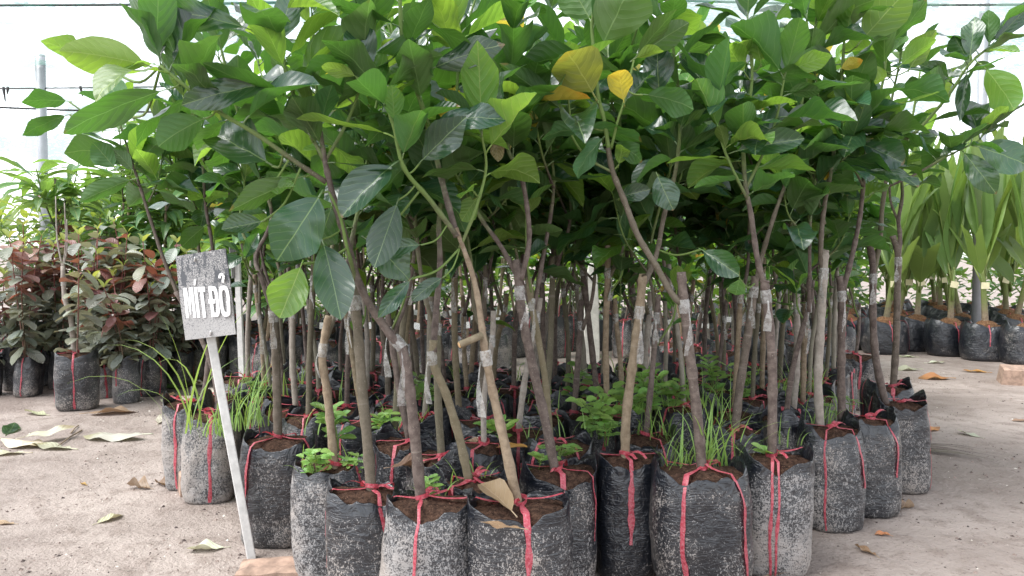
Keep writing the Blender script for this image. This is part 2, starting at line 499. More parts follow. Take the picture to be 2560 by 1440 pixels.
# ------------------------------------------------------------------ leaf meshes
def leaf_geo(ratio, a, b, fold, bend, wave, twist, seed, nv=11, nu=6, pet=0.16, petr=0.011, curl=0.0, acum=0.0, petbend=0.5):
    """unit blade length along +Y, top side +Z"""
    r = random.Random(seed)
    mb = MB()
    pk = (a / (a + b)) ** a * (b / (a + b)) ** b
    hw = ratio / 2
    # petiole, curving into the blade
    pp = [Vector((0, pet * t, 0.0)) for t in (0, 0.35, 0.7, 1.0)]
    pp = [Vector((0, p.y, -petbend * pet * (p.y / pet - 1) ** 2 * 0.5)) for p in pp] if pet else []
    off = -pp[0] if pet else Vector()
    if pet:
        pv, pf, pu = tube([p + off for p in pp], [petr * 1.25, petr, petr, petr * 0.9], 5)
        mb.add(pv, pf, [(0.5, -0.5)] * len(pv))
    base = (pp[-1] + off) if pet else Vector()
    pos = base.copy()
    hd = 0.0
    ph = r.uniform(0, 6.28)
    ph2 = r.uniform(0, 6.28)
    rows = []
    for j in range(nv + 1):
        v = j / nv
        vv = min(max(v, 0.004), 0.999)
        wd = (vv ** a) * ((1 - vv) ** b) / pk
        if acum:
            q_ = max(0.0, (v - 0.66) / 0.34)
            wd *= 1 - acum * q_ * (1.6 - 0.6 * q_)
        wd = max(wd, 0.02) * hw
        hd = -bend * v ** 1.4
        tw = twist * v
        row = []
        for i in range(nu + 1):
            uu = -1 + 2 * i / nu
            x = uu * wd
            z = fold * abs(x) + curl * x * x / hw
            z += wave * hw * abs(uu) ** 1.5 * sin(v * 9.0 + ph + (1.3 if uu > 0 else 0)) * sin(pi * v)
            z += 0.25 * wave * hw * sin(v * 17 + ph2 + uu * 2) * sin(pi * v)
            xr = x * cos(tw) - z * sin(tw)
            zr = x * sin(tw) + z * cos(tw)
            d = Vector((0, cos(hd), sin(hd)))
            n = Vector((0, -sin(hd), cos(hd)))
            row.append(pos + Vector((xr, 0, 0)) + n * zr)
        rows.append((row, v, wd))
        pos = pos + Vector((0, cos(hd), sin(hd))) / nv
    n0 = len(mb.v)
    vs_, us_ = [], []
    for row, v, wd in rows:
        for i, p in enumerate(row):
            vs_.append(p)
            us_.append((0.5 + 0.5 * (-1 + 2 * i / nu) * wd / hw, v))
    fs_ = []
    for j in range(nv):
        for i in range(nu):
            q = j * (nu + 1) + i
            fs_.append((q, q + 1, q + nu + 2, q + nu + 1))
    mb.add(vs_, fs_, us_)
    return mb

LEAF = {}
_cache = {}
def reg(kind, n, **kw):
    LEAF[kind] = []
    for i in range(n):
        r = random.Random(hash(kind) % 1 + i * 7 + 3)
        p = {k: (r.uniform(*v) if isinstance(v, tuple) else v) for k, v in kw.items()}
        LEAF[kind].append(leaf_geo(seed=i * 13 + 5, **p))

def leaf_mesh(kind, i, mat):
    key = (kind, i, mat)
    if key not in _cache:
        _cache[key] = LEAF[kind][i].mesh("leaf", M[mat])
    return _cache[key]

reg('jack', 20, ratio=(0.42, 0.58), a=(0.72, 0.9), b=(0.5, 0.66), fold=(0.12, 0.75), bend=(-0.25, 1.1), wave=(0.08, 0.42), twist=(-0.6, 0.6), curl=(-0.35, 0.35), acum=(0.2, 0.6))
reg('jackflat', 11, ratio=(0.52, 0.62), a=(0.7, 0.85), b=(0.46, 0.58), fold=(0.1, 0.5), bend=(0.1, 0.9), wave=(0.12, 0.36), twist=(-0.45, 0.45), curl=(-0.25, 0.25), acum=(0.25, 0.55))
reg('jacksm', 8, acum=0.35, ratio=(0.42, 0.55), a=(0.75, 0.9), b=(0.5, 0.6), fold=(0.1, 0.6), bend=(0.0, 0.9), wave=(0.05, 0.2), twist=(-0.4, 0.4), curl=(-0.2, 0.3), nv=8, nu=4)
reg('mango', 8, ratio=(0.19, 0.25), a=0.7, b=0.75, fold=(0.15, 0.5), bend=(0.5, 1.5), wave=(0.1, 0.35), twist=(-0.5, 0.5), nv=9, nu=4, pet=0.12, acum=0.4)
reg('guava', 8, ratio=(0.48, 0.6), a=0.6, b=0.5, fold=(0.1, 0.5), bend=(0.1, 1.0), wave=(0.05, 0.15), twist=(-0.3, 0.3), nv=7, nu=4, pet=0.07)
reg('citrus', 6, ratio=(0.38, 0.5), a=0.7, b=0.6, fold=(0.1, 0.5), bend=(0.0, 0.8), wave=(0.05, 0.15), twist=(-0.3, 0.3), nv=6, nu=4, pet=0.1)
reg('heart', 5, ratio=(0.8, 0.95), a=0.35, b=0.65, fold=(0.1, 0.3), bend=(0.1, 0.8), wave=(0.03, 0.1), twist=(-0.2, 0.2), nv=7, nu=4, pet=0.45, petr=0.02)
reg('oval', 5, ratio=(0.42, 0.55), a=0.6, b=0.55, fold=(0.1, 0.4), bend=(0.0, 0.6), wave=(0.03, 0.1), twist=(-0.2, 0.2), nv=6, nu=4, pet=0.08)
reg('fallen', 8, ratio=(0.38, 0.52), a=0.7, b=0.55, fold=(0.05, 0.3), bend=(-0.35, 0.25), wave=(0.12, 0.32), twist=(-0.3, 0.3), curl=(0.0, 0.5), nv=10, nu=6, pet=0.18, acum=0.3, petbend=0.1)
reg('crisp', 6, ratio=(0.36, 0.5), a=0.7, b=0.6, fold=(0.1, 0.45), bend=(-0.5, 0.5), wave=(0.3, 0.6), twist=(-0.6, 0.6), curl=(0.3, 1.0), nv=11, nu=8, pet=0.15)

def frame(pos, d, nrm, L, wf=1.0):
    d = d.normalized()
    x = d.cross(nrm)
    if x.length < 1e-4:
        x = d.cross(Vector((0.3, 0.5, 0.8)))
    x.normalize()
    n = x.cross(d)
    m = Matrix.Identity(4)
    for i in range(3):
        m[i][0] = x[i] * L * wf
        m[i][1] = d[i] * L
        m[i][2] = n[i] * L
        m[i][3] = pos[i]
    return m

def tint(r, lo=0.82, hi=1.15):
    b = r.uniform(lo, hi)
    return (b * r.uniform(0.92, 1.08), b, b * r.uniform(0.88, 1.1), 1.0)

def add_leaf(parent, kind, mat, pos, d, nrm, L, r, wf=1.0, idx=None):
    i = r.randrange(len(LEAF[kind])) if idx is None else idx % len(LEAF[kind])
    if wf == 1.0:
        wf = r.uniform(0.92, 1.08)
    if r.random() < 0.5 and idx is None:
        wf = wf        # mirror-free: negative scale would turn the blade inside out
    return ob("leaf", leaf_mesh(kind, i, mat), parent, frame(pos, d, nrm, L, wf), tint(r))

# ------------------------------------------------------------------ bags with ribbons
class Bag:
    def __init__(s, seed, a, b, h, mat, arms=None, dip=0.02, soilmat='soil', segs=44, rings=22, nexp=2.7, full=0.014):
        r = random.Random(seed)
        s.a, s.b, s.h, s.seed = a, b, h, seed
        s.arms = arms if arms is not None else [r.uniform(0, 0.7) + k * pi / 2 + r.uniform(-0.25, 0.25) for k in range(4)]
        s.dip, s.nexp = dip, nexp
        s.lean = (r.uniform(-0.012, 0.012), r.uniform(-0.012, 0.012))
        s.bulge = r.uniform(0.03, 0.09)
        s.ear = r.uniform(0.018, 0.05)
        s.o = r.uniform(0, 50)
        s.front = r.uniform(0.008, 0.030)
        s.flare = r.uniform(-0.07, 0.09)
        s.fr = full
        verts, faces = [], []
        for k in range(segs):
            pass
        T = [0.0, 0.0, 0.012, 0.035] + [0.035 + 0.965 * (i / (rings - 1)) for i in range(1, rings)]
        for j, t in enumerate(T):
            for k in range(segs):
                th = 2 * pi * k / segs
                if j == 0:
                    p = s.P(th, 0.0) * 0.86
                    p.z = 0.0
                else:
                    p = s.P(th, t)
                verts.append(p)
        nr = len(T)
        inner = []
        for q, (dz, k_in) in enumerate(((0.002, 0.992), (-0.012, 0.982), (-0.05, 0.975))):
            for k in range(segs):
                th = 2 * pi * k / segs
                p = s.P(th, 1.0)
                zc = p.z + dz
                if q == 2:
                    zc = min(h - full, s.rimz(th) - 0.012) - 0.02
                verts.append(Vector((p.x * k_in, p.y * k_in, zc)))
        tot = nr + 3
        for j in range(tot - 1):
            for k in range(segs):
                k2 = (k + 1) % segs
                faces.append((j * segs + k, j * segs + k2, (j + 1) * segs + k2, (j + 1) * segs + k))
        faces.append(tuple(range(segs))[::-1])
        s.mesh = mk("bag", verts, faces, M[mat])
        # soil
        sv, sf = [Vector((0, 0, h - full + 0.008))], []
        nring = 6
        for j in range(1, nring + 1):
            q = j / nring
            for k in range(segs):
                th = 2 * pi * k / segs
                p = s.P(th, 1.0) * (0.972 * q)
                z = h - full + 0.010 * (1 - q * q) + 0.008 * noise.noise((p.x * 30 + s.o, p.y * 30, 1.0)) + 0.006 * noise.noise((p.x * 75 + s.o, p.y * 75, 1.0))
                zr_ = min(z, s.rimz(th) - 0.014)
                sv.append(Vector((p.x, p.y, z + (zr_ - z) * q ** 3)))
        for k in range(segs):
            sf.append((0, 1 + k, 1 + (k + 1) % segs))
        for j in range(nring - 1):
            for k in range(segs):
                k2 = (k + 1) % segs
                sf.append((1 + j * segs + k, 1 + (j + 1) * segs + k, 1 + (j + 1) * segs + k2, 1 + j * segs + k2))
        s.soil = mk("soil", sv, sf, M[soilmat])
        s.ribbons = [s.ribbon(th, r) for th in s.arms]
        s.knot = s.make_knot(r)

    def rimz(s, th):
        e = abs(cos(th)) ** 5
        z = s.h + s.ear * e - s.front * abs(sin(th)) ** 2 + 0.016 * noise.noise((cos(th) * 2.2 + s.o, sin(th) * 2.2, 5.0)) + 0.010 * noise.noise((cos(th) * 6 + s.o, sin(th) * 6, 9.0))
        for a in s.arms:
            d = (th - a + pi) % (2 * pi) - pi
            z -= s.dip * math.exp(-(d / 0.22) ** 2)
        return z

    def P(s, th, t):
        c, sn = cos(th), sin(th)
        rad = (abs(c / s.a) ** s.nexp + abs(sn / s.b) ** s.nexp) ** (-1 / s.nexp)
        prof = 0.93 + s.bulge * sin(pi * min(t * 1.05, 1.0)) + 0.04 * (1 - abs(2 * t - 1) ** 8)
        if t < 0.05:
            prof *= 0.93 + 0.07 * (t / 0.05) ** 0.5
        if t > 0.86:
            q = (t - 0.86) / 0.14
            prof *= 1 + s.flare * q * q + 0.07 * q * noise.noise((c * 3 + s.o, sn * 3, 2.0))
        rad *= prof
        z = s.rimz(th) * t
        rad += 0.0075 * noise.noise((c * 2.0 + s.o, sn * 2.0, z * 9)) + 0.003 * noise.noise((c * 4.5 + s.o, sn * 4.5, z * 20))
        rad += 0.0018 * noise.noise((c * 5 + s.o, sn * 5, z * 42))
        for a in s.arms:
            d = (th - a + pi) % (2 * pi) - pi
            rad -= (0.004 + 0.008 * max(0, t - 0.8) / 0.2) * math.exp(-(d / 0.13) ** 2)
        return Vector((rad * c + s.lean[0] * t * 2, rad * sn + s.lean[1] * t * 2, z))

    def ribbon(s, th, r):
        wd = r.uniform(0.0042, 0.0085)
        pts = []
        zr = s.rimz(th)
        c0 = s.P(th, 1.0)
        ht = s.h - s.fr + r.uniform(0.012, 0.03)
        for q in (0.10, 0.3, 0.5, 0.7, 0.88):
            p = c0 * q
            z = ht * (1 - q) + (zr + 0.004) * q - 0.006 * sin(pi * q)
            z = max(z, s.h - s.fr + 0.012)
            pts.append((Vector((p.x, p.y, z)), Vector((0, 0, 1))))
        pts.append((Vector((c0.x * 0.985, c0.y * 0.985, zr + 0.0045)), Vector((0, 0, 1))))
        rv = Vector((cos(th), sin(th), 0))
        pts.append((c0 + rv * 0.0035 + Vector((0, 0, 0.001)), (rv + Vector((0, 0, 1))).normalized()))
        low = 0.03 if r.random() < 0.8 else r.uniform(0.3, 0.6)
        drift = r.uniform(-0.10, 0.10)
        n = 14
        for i in range(1, n + 1):
            t = 1 + (low - 1) * i / n
            a2 = th + drift * (1 - t) + 0.02 * sin(t * 9 + s.o)
            rv = Vector((cos(a2), sin(a2), 0))
            pts.append((s.P(a2, t) + rv * 0.0042, rv))
        mb = MB()
        v, f = [], []
        for i, (p, n_) in enumerate(pts):
            tdir = (pts[min(i + 1, len(pts) - 1)][0] - pts[max(i - 1, 0)][0]).normalized()
            side = tdir.cross(n_).normalized()
            ww = wd * (0.85 + 0.75 * noise.noise((i * 0.45 + s.o, th, 0.0)))
            cr = 0.0012
            v += [p - side * ww, p + n_ * cr, p + side * ww]
        for i in range(len(pts) - 1):
            q = i * 3
            f += [(q, q + 1, q + 4, q + 3), (q + 1, q + 2, q + 5, q + 4)]
        return mk("ribbon", v, f, M['ribbon'])

    def make_knot(s, r):
        z0 = s.h - s.fr + 0.012
        mb = MB()
        v, f = [], []
        nn = 14
        for i in range(nn + 1):
            a = 2 * pi * i / nn
            rr = 0.0175 + 0.0015 * sin(a * 3)
            zz = z0 + 0.006 * sin(a + s.o)
            v += [Vector((rr * cos(a), rr * sin(a), zz)), Vector((rr * 1.03 * cos(a), rr * 1.03 * sin(a), zz + 0.012))]
        f = [(2 * i, 2 * i + 2, 2 * i + 3, 2 * i + 1) for i in range(nn)]
        mb.add(v, f)
        for q in range(2):
            a = r.uniform(0, 6.28)
            L = r.uniform(0.04, 0.09)
            dv = Vector((cos(a), sin(a), 0))
            sd = Vector((-sin(a), cos(a), 0.4)).normalized()
            v = []
            up = r.uniform(0.2, 0.9)
            for i in range(6):
                t = i / 5
                p = dv * (0.019 + L * t * 0.8) + Vector((0, 0, z0 + 0.008 + L * up * t - L * 0.7 * t * t))
                p.z = max(p.z, z0 + 0.004)
                ww = 0.006 * (1 - 0.3 * t)
                v += [p - sd * ww, p + sd * ww]
            f = [(2 * i, 2 * i + 2, 2 * i + 3, 2 * i + 1) for i in range(5)]
            mb.add(v, f)
        return mb.mesh("knot", M['ribbon'])

BAGS = []
for i in range(12):
    rr = random.Random(100 + i)
    BAGS.append(Bag(200 + i, rr.uniform(0.100, 0.114), rr.uniform(0.086, 0.100), rr.uniform(0.32, 0.35),
                    ('bag', 'bag', 'bag_dusty', 'bag_clean', 'bag', 'bag')[i % 6]))

def add_bag(root, bag, rz, sx=1.0, sz=1.0, knot=True, ribbons=None):
    m = Matrix.Rotation(rz, 4, 'Z') @ Matrix.Diagonal((sx, sx, sz, 1.0))
    bo = ob("bag", bag.mesh, root, m)
    ob("soil", bag.soil, bo)
    for k, rb in enumerate(bag.ribbons):
        if ribbons is None or k in ribbons:
            ob("ribbon", rb, bo)
    if knot:
        ob("knot", bag.knot, bo)

# ------------------------------------------------------------------ jackfruit saplings
class Path(list):
    obj = None

def branch_obj(root, pts, r0, r1, g0=0.0, g1=1.0, sides=8, n=6, r=R, mat='bark', name="branch", nodes=True):
    path = Path(spline(pts, n))
    N = len(path)
    rad, gr = [], []
    for i in range(N):
        t = i / (N - 1)
        q = r0 + (r1 - r0) * t
        if nodes:
            q *= 1 + (0.14 if i % 4 == 0 else -0.02) + r.uniform(-0.03, 0.03)
        rad.append(q)
        gr.append(g0 + (g1 - g0) * t)
    v, f, u = tube(path, rad, sides, gr)
    path.obj = ob(name, mk(name, v, f, M[mat], u), root)
    return path

def graft_tape(root, p, d, rad, r, tail=True):
    d = d.normalized()
    mb = MB()
    path = [p + d * (t - 0.5) * 0.040 for t in (0, 0.15, 0.35, 0.5, 0.7, 0.85, 1)]
    v, f, u = tube(path, [rad * k for k in (1.04, 1.12, 1.08, 1.16, 1.09, 1.13, 1.04)], 10, cap=False)
    mb.add(v, f, u)
    if tail:
        a = r.uniform(-2.6, -0.5)
        out = Vector((cos(a), sin(a), 0))
        sd = Vector((-sin(a), cos(a), 0))
        L = r.uniform(0.07, 0.15)
        v = []
        tw = r.uniform(-0.9, 0.9)
        for i in range(8):
            t = i / 7
            q = p + out * (rad * 1.25 + 0.006 * sin(t * 4)) + Vector((0, 0, -L * t - 0.01)) + d * 0
            ww = 0.0025 + (0.0095 * min(1, (t - 0.25) * 2.2) if t > 0.3 else 0.0)
            s2 = (sd * cos(tw * t) + out * sin(tw * t))
            v += [q - s2 * ww, q + s2 * ww]
        mb.add(v, [(2 * i, 2 * i + 2, 2 * i + 3, 2 * i + 1) for i in range(7)])
    ob("graft_tape", mb.mesh("graft_tape", M['tape']), root)

def leaves_on(root, path, r, n, t0=0.3, L=(0.12, 0.19), young=0.12, tipn=3, sm=False, zmin=0.0, up=0.0):
    N = len(path) - 1
    phi = r.uniform(0, 6.28)
    for k in range(n + tipn):
        if k < n:
            t = t0 + (1 - t0) * (k + r.random()) / n
            el = r.uniform(-0.55, 0.75) + up
        else:
            t = 1.0
            el = r.uniform(0.35, 1.25)
        i = min(int(t * N), N - 1)
        p = path[i].lerp(path[i + 1], t * N - i)
        if p.z < zmin:
            continue
        tg = (path[i + 1] - path[i]).normalized()
        phi += 2.39996 + r.uniform(-0.4, 0.4)
        out = Vector((cos(phi), sin(phi), 0))
        d = out * cos(el) + Vector((0, 0, sin(el))) + tg * 0.25
        d.normalize()
        nrm = Vector((r.uniform(-0.35, 0.35), r.uniform(-0.35, 0.35), 1.0)) - d * d.z
        if el > 0.9:
            nrm = -out + Vector((0, 0, 0.35))
        tip = k >= n or t > 0.9
        mt = 'jack_young' if r.random() < (young * 2.6 if tip else young) else 'jack'
        if r.random() < 0.012:
            mt = 'jack_yellow'
        ll = r.uniform(*L) * (0.8 if (tip and r.random() < 0.5) else 1.0)
        add_leaf(path.obj, 'jacksm' if sm else 'jack', mt, p, d, nrm, ll, r)

GROUP_J = "grafted jackfruit saplings in the front block"

def auto_sapling(x, y, zone, seed, group=GROUP_J, hscale=1.0, nleaf=8, sm=False, tail=True, young=0.10, L=(0.15, 0.24), tagged=False, label=None):
    r = random.Random(seed)
    bmat, bname = r.choice((('bark', 'brown-stemmed'),) * 3 + (('bark_tan', 'tan-stemmed'), ('bark_pale', 'pale-stemmed')))
    bi = r.randrange(len(BAGS))
    bag = BAGS[bi]
    bagname = ('mud-speckled', 'mud-speckled', 'dusty grey', 'clean black', 'mud-speckled', 'mud-speckled')[bi % 6]
    film = tail and r.random() < 0.7
    lab = label or "%s jackfruit sapling with %s, %s bag, %s" % (bname, "hanging graft film" if film else "tightly wrapped graft", bagname, zone)
    root = thing("jackfruit_sapling", lab, "sapling", (x, y, 0), 0, group)
    add_bag(root, bag, r.uniform(0, 6.28), r.uniform(0.96, 1.06), 1.0, ribbons=r.sample(range(4), r.choice((3, 4, 4))))
    zs = bag.h - 0.03
    gzh = r.uniform(0.66, 0.90) * hscale
    lean = Vector((r.uniform(-0.07, 0.07), r.uniform(-0.05, 0.05), 0))
    r0 = r.uniform(0.0095, 0.0135)
    pts = [Vector((0, 0, zs)), Vector((lean.x * 0.4 + r.uniform(-.012, .012), lean.y * 0.4, zs + (gzh - zs) * 0.5)), Vector((lean.x, lean.y, gzh)),
           Vector((lean.x * 1.15, lean.y * 1.15, gzh + r.uniform(0.05, 0.11)))]
    tp = branch_obj(root, pts, r0, r0 * 0.88, 0.0, 0.0, 9, 5, r, name="trunk", mat=bmat)
    graft_tape(tp.obj, Vector((lean.x, lean.y, gzh)), Vector((0, 0, 1)), r0 * 0.95, r, film)
    a = r.uniform(0, 6.28)
    o = Vector((cos(a), sin(a), 0))
    g0 = Vector((lean.x, lean.y, gzh - 0.015)) + o * r0 * 0.6
    fk = g0 + o * r.uniform(0.05, 0.13) + Vector((0, 0, r.uniform(0.22, 0.4) * hscale))
    m1 = g0.lerp(fk, 0.4) + o * r.uniform(0.0, 0.035)
    top = r.uniform(1.55, 1.98) * hscale
    b1 = [g0, m1, fk, fk + Vector((r.uniform(-.08, .08), r.uniform(-.08, .08), (top - fk.z) * 0.5)),
          Vector((fk.x + r.uniform(-.13, .13), fk.y + r.uniform(-.13, .13), top))]
    p1 = branch_obj(root, b1, r0 * 0.72, 0.0032, 0.0, 1.0, 7, 5, r)
    leaves_on(root, p1, r, nleaf + 3, 0.42, young=young, sm=sm, L=L)
    for q in range(r.choice((2, 2, 3))):
        i = r.randrange(len(p1) // 3, 2 * len(p1) // 3)
        s0 = p1[i]
        a2 = a + r.uniform(0.8, 5.4)
        o2 = Vector((cos(a2), sin(a2), 0))
        l2 = r.uniform(0.28, 0.5) * hscale
        e = s0 + o2 * l2 * r.uniform(0.35, 0.6) + Vector((0, 0, l2 * r.uniform(0.45, 0.85)))
        p2 = branch_obj(root, [s0, s0.lerp(e, 0.45) + o2 * 0.04, e], r0 * 0.42, 0.0028, 0.25, 1.0, 6, 6, r)
        leaves_on(root, p2, r, nleaf, 0.25, young=young, sm=sm, tipn=2, L=L)
    for q in range(r.choice((0, 0, 1, 1)) if hscale > 0.9 else 1):
        a4 = r.uniform(0, 6.28)
        s0 = Vector((lean.x, lean.y, gzh - r.uniform(-0.03, 0.12)))
        e = s0 + Vector((cos(a4) * 0.07, sin(a4) * 0.07, r.uniform(0.12, 0.3)))
        p3 = branch_obj(root, [s0, s0.lerp(e, 0.5) + Vector((cos(a4) * 0.025, sin(a4) * 0.025, 0)), e], 0.0045, 0.0025, 0.5, 1.0, 6, 4, r)
        leaves_on(root, p3, r, 3, 0.3, young=0.3, sm=True, tipn=3, L=(0.09, 0.15))
    if tagged:
        tz = r.uniform(0.42, 0.62)
        a3 = r.uniform(-2.4, -0.7)
        v, f = box(0.052, 0.0012, 0.034)
        ob("name_tag", mk("name_tag", v, f, M['paper'], smooth=False), root,
           Matrix.Translation((lean.x * 0.5 + cos(a3) * (r0 + 0.004), lean.y * 0.5 + sin(a3) * (r0 + 0.004), tz)) @ Matrix.Rotation(a3 + pi / 2, 4, 'Z') @ Matrix.Rotation(r.uniform(-0.4, 0.4), 4, 'Y'))
    return root

# hero saplings: soil-level pixel of the trunk foot, trunk polyline and branches as (px, py, dY) in the photo
hero_roots = {}
hero_paths = {}
def hero(key, label, foot, bagspec, trunk, branches, r0=0.0135, seed=1, nleaf=6, autol=True, graft=None, off=(0, 0), tail=True, stub=None, barkmat='bark', depth=None, taper=0.86):
    """foot: (px, py) where the stem leaves the soil; bagspec: (index, rz, sx, sz, ribbons)"""
    r = random.Random(seed)
    r0 *= 1.0
    bi, rz, sx, sz, ribs = bagspec
    bag = BAGS[bi] if isinstance(bi, int) else bi
    zs = (bag.h - bag.fr) * sz
    f = gnd(foot[0], foot[1], zs)
    if depth:
        f = at(foot[0], foot[1], depth)
    loc = Vector((f.x + off[0], f.y + off[1], 0))
    root = thing("jackfruit_sapling", label, "sapling", loc, 0, GROUP_J)
    add_bag(root, bag, rz, sx, sz, ribbons=ribs)
    Y = f.y
    pl = [Vector((f.x, f.y, zs - 0.02)) - loc, ] + [at(a, b, Y + c) - loc for a, b, c in trunk]
    path = branch_obj(root, pl, r0, r0 * taper, 0, 0.25 if taper < 0.8 else 0, 10, 6, r, name="trunk", mat=barkmat)
    if graft:
        gp = at(graft[0], graft[1], Y + graft[2]) - loc
        k = min(range(len(path)), key=lambda i: (path[i] - gp).length)
        graft_tape(path.obj, path[k], path[min(k + 1, len(path) - 1)] - path[max(k - 1, 0)], r0 * 0.98, r, tail)
    paths = [path]
    for br in branches:
        pts, ra, rb, g0, g1, nl = br[:6]
        pts = [at(a, b, Y + c) - loc for a, b, c in pts]
        bp = branch_obj(root, pts, ra, rb, g0, g1, 8, 6, r)
        paths.append(bp)
        if nl:
            leaves_on(root, bp, r, int(nl * 1.55) + 1, br[6] if len(br) > 6 else 0.4, young=0.13, L=(0.15, 0.22), tipn=br[7] if len(br) > 7 else 3)
    if stub:
        for s in stub:
            a, b = at(*s[0][:2], Y + s[0][2]) - loc, at(*s[1][:2], Y + s[1][2]) - loc
            v, f2, u = tube([a, a.lerp(b, 0.5), b, b + (b - a).normalized() * 0.002], [s[2], s[2] * 0.98, s[2], s[2] * 0.8], 9)
            ob("stub", mk("stub", v, f2, M['bark_tan'], u), root)
            v, f2, u = tube([b + (b - a).normalized() * 0.0022, b + (b - a).normalized() * 0.0035], [s[2] * 0.85, s[2] * 0.7], 9)
            ob("cut_face", mk("cut_face", v, f2, M['cut'], u, smooth=False), root)
    hero_roots[key] = (root, loc, Y)
    hero_paths[key] = paths
    return root

def W(i, a, b, h, mat, arms, **kw):
    return Bag(900 + i, a * 0.93, b * 0.93, h + 0.03, mat, arms=arms, **kw)
d2 = lambda *a: [radians(x) for x in a]
HB = {
    'a': W(1, 0.142, 0.112, 0.30, 'bag', d2(-78, 12, 172, 95), full=0.016),
    'b': W(2, 0.122, 0.105, 0.305, 'bag_dusty', d2(-105, -10, 170, 60), full=0.012),
    'c': W(3, 0.112, 0.10, 0.31, 'bag', d2(190, -55, 30, 100), full=0.012),
    'd': W(4, 0.118, 0.105, 0.31, 'bag', d2(-40, 160, 60, -95)),
    'e': W(5, 0.11, 0.10, 0.30, 'bag_clean', d2(20, 120, 210, 300)),
    'f': W(6, 0.115, 0.10, 0.31, 'bag_dusty', d2(-15, 180, 95)),
    'g': W(7, 0.135, 0.105, 0.32, 'bag', d2(-135, -20, 60)),
    'h': W(8, 0.105, 0.10, 0.32, 'bag_clean', d2(-88, 0, 180, 90)),
    'i': W(9, 0.146, 0.112, 0.315, 'bag', d2(-125, -42, 40, 140), nexp=3.2),
    'j': W(10, 0.118, 0.108, 0.315, 'bag_dusty', d2(-112, -100, 15, 80)),
    'l': W(11, 0.115, 0.105, 0.32, 'bag', d2(-45, 150, 60, 240)),
    'm': W(12, 0.108, 0.10, 0.32, 'bag', d2(-50, 170, 60)),
    'n': W(13, 0.115, 0.10, 0.325, 'bag', d2(-25, 170, 75)),
    'o': W(14, 0.118, 0.105, 0.33, 'bag_clean', d2(-100, 10, 170)),
    'p': W(15, 0.105, 0.10, 0.32, 'bag_dusty', d2(-100, 160, 60)),
    'q': W(16, 0.105, 0.10, 0.31, 'bag_dusty', d2(-75, 150, 40)),
}
G = 0.0
hero('a', "jackfruit sapling with a cut stub, two dry leaves lying on its bag's soil", (1300, 1268), (HB['a'], 0, 1, 1, None),
     [(1262, 1110, 0.0), (1232, 980, 0.01), (1213, 880, 0.0), (1205, 820, 0.02), (1185, 700, 0.05), (1140, 570, 0.06)],
     [([(1142, 590, 0.06), (1075, 500, 0.02), (1010, 420, -0.03), (985, 320, -0.05), (960, 250, -0.06)], 0.0075, 0.0035, 0.45, 1.0, 4, 0.5),
      ([(1143, 592, 0.06), (1112, 480, 0.08), (1090, 390, 0.1), (1060, 280, 0.05), (1010, 120, 0.0), (1000, 0, 0.0), (1000, -90, 0.0)], 0.009, 0.0042, 0.3, 1.0, 9, 0.4),
      ([(1150, 620, 0.06), (1190, 520, 0.05), (1215, 420, 0.05), (1205, 340, 0.0)], 0.005, 0.003, 0.5, 1.0, 2, 0.5)],
     r0=0.0140, seed=21, taper=0.42, graft=(1213, 890, 0), barkmat='bark_tan', stub=[((1205, 838, -0.005), (1150, 862, -0.03), 0.0095)])
hero('b', "jackfruit sapling with rough swollen graft and knotted ribbon on its dusty bag", (1055, 1258), (HB['b'], 0, 1, 1, None),
     [(1040, 1120, 0), (1025, 980, 0), (1008, 880, 0), (985, 845, 0.01)],
     [([(1005, 872, 0), (960, 815, 0), (905, 725, 0), (862, 590, 0), (835, 500, 0), (812, 400, 0.0), (800, 330, 0.02)], 0.0115, 0.0062, 0.0, 0.45, 3, 0.8),
      ([(815, 455, 0), (740, 405, -0.03), (640, 335, -0.06), (540, 275, -0.08), (450, 205, -0.10), (402, 165, -0.1)], 0.0068, 0.0036, 0.35, 1.0, 6, 0.45),
      ([(890, 700, 0), (868, 620, -0.03), (850, 540, -0.04), (822, 480, -0.05)], 0.0052, 0.003, 0.5, 1.0, 0),
      ([(810, 400, 0.0), (760, 300, 0.0), (715, 180, -0.02), (700, 60, -0.03), (690, -60, 0.0)], 0.0055, 0.0035, 0.5, 1.0, 8, 0.3),
      ([(812, 405, 0), (870, 300, 0.03), (905, 200, 0.0), (915, 120, 0.0)], 0.0045, 0.003, 0.5, 1.0, 5, 0.3)],
     r0=0.0145, seed=22, graft=(1006, 850, 0))
hero('c', "jackfruit sapling with doubled red ribbon tied up its stem beside the swollen graft", (930, 1232), (HB['c'], 0.1, 1, 1, None),
     [(918, 1100, 0), (905, 960, 0.01), (895, 830, 0.02), (888, 745, 0.02), (890, 690, 0.03)],
     [([(890, 745, 0.02), (870, 690, 0.05), (880, 600, 0.12), (905, 480, 0.16), (930, 330, 0.2), (960, 150, 0.2)], 0.0085, 0.0035, 0.1, 1.0, 10, 0.4)],
     r0=0.0140, seed=23, graft=(892, 752, 0.02))
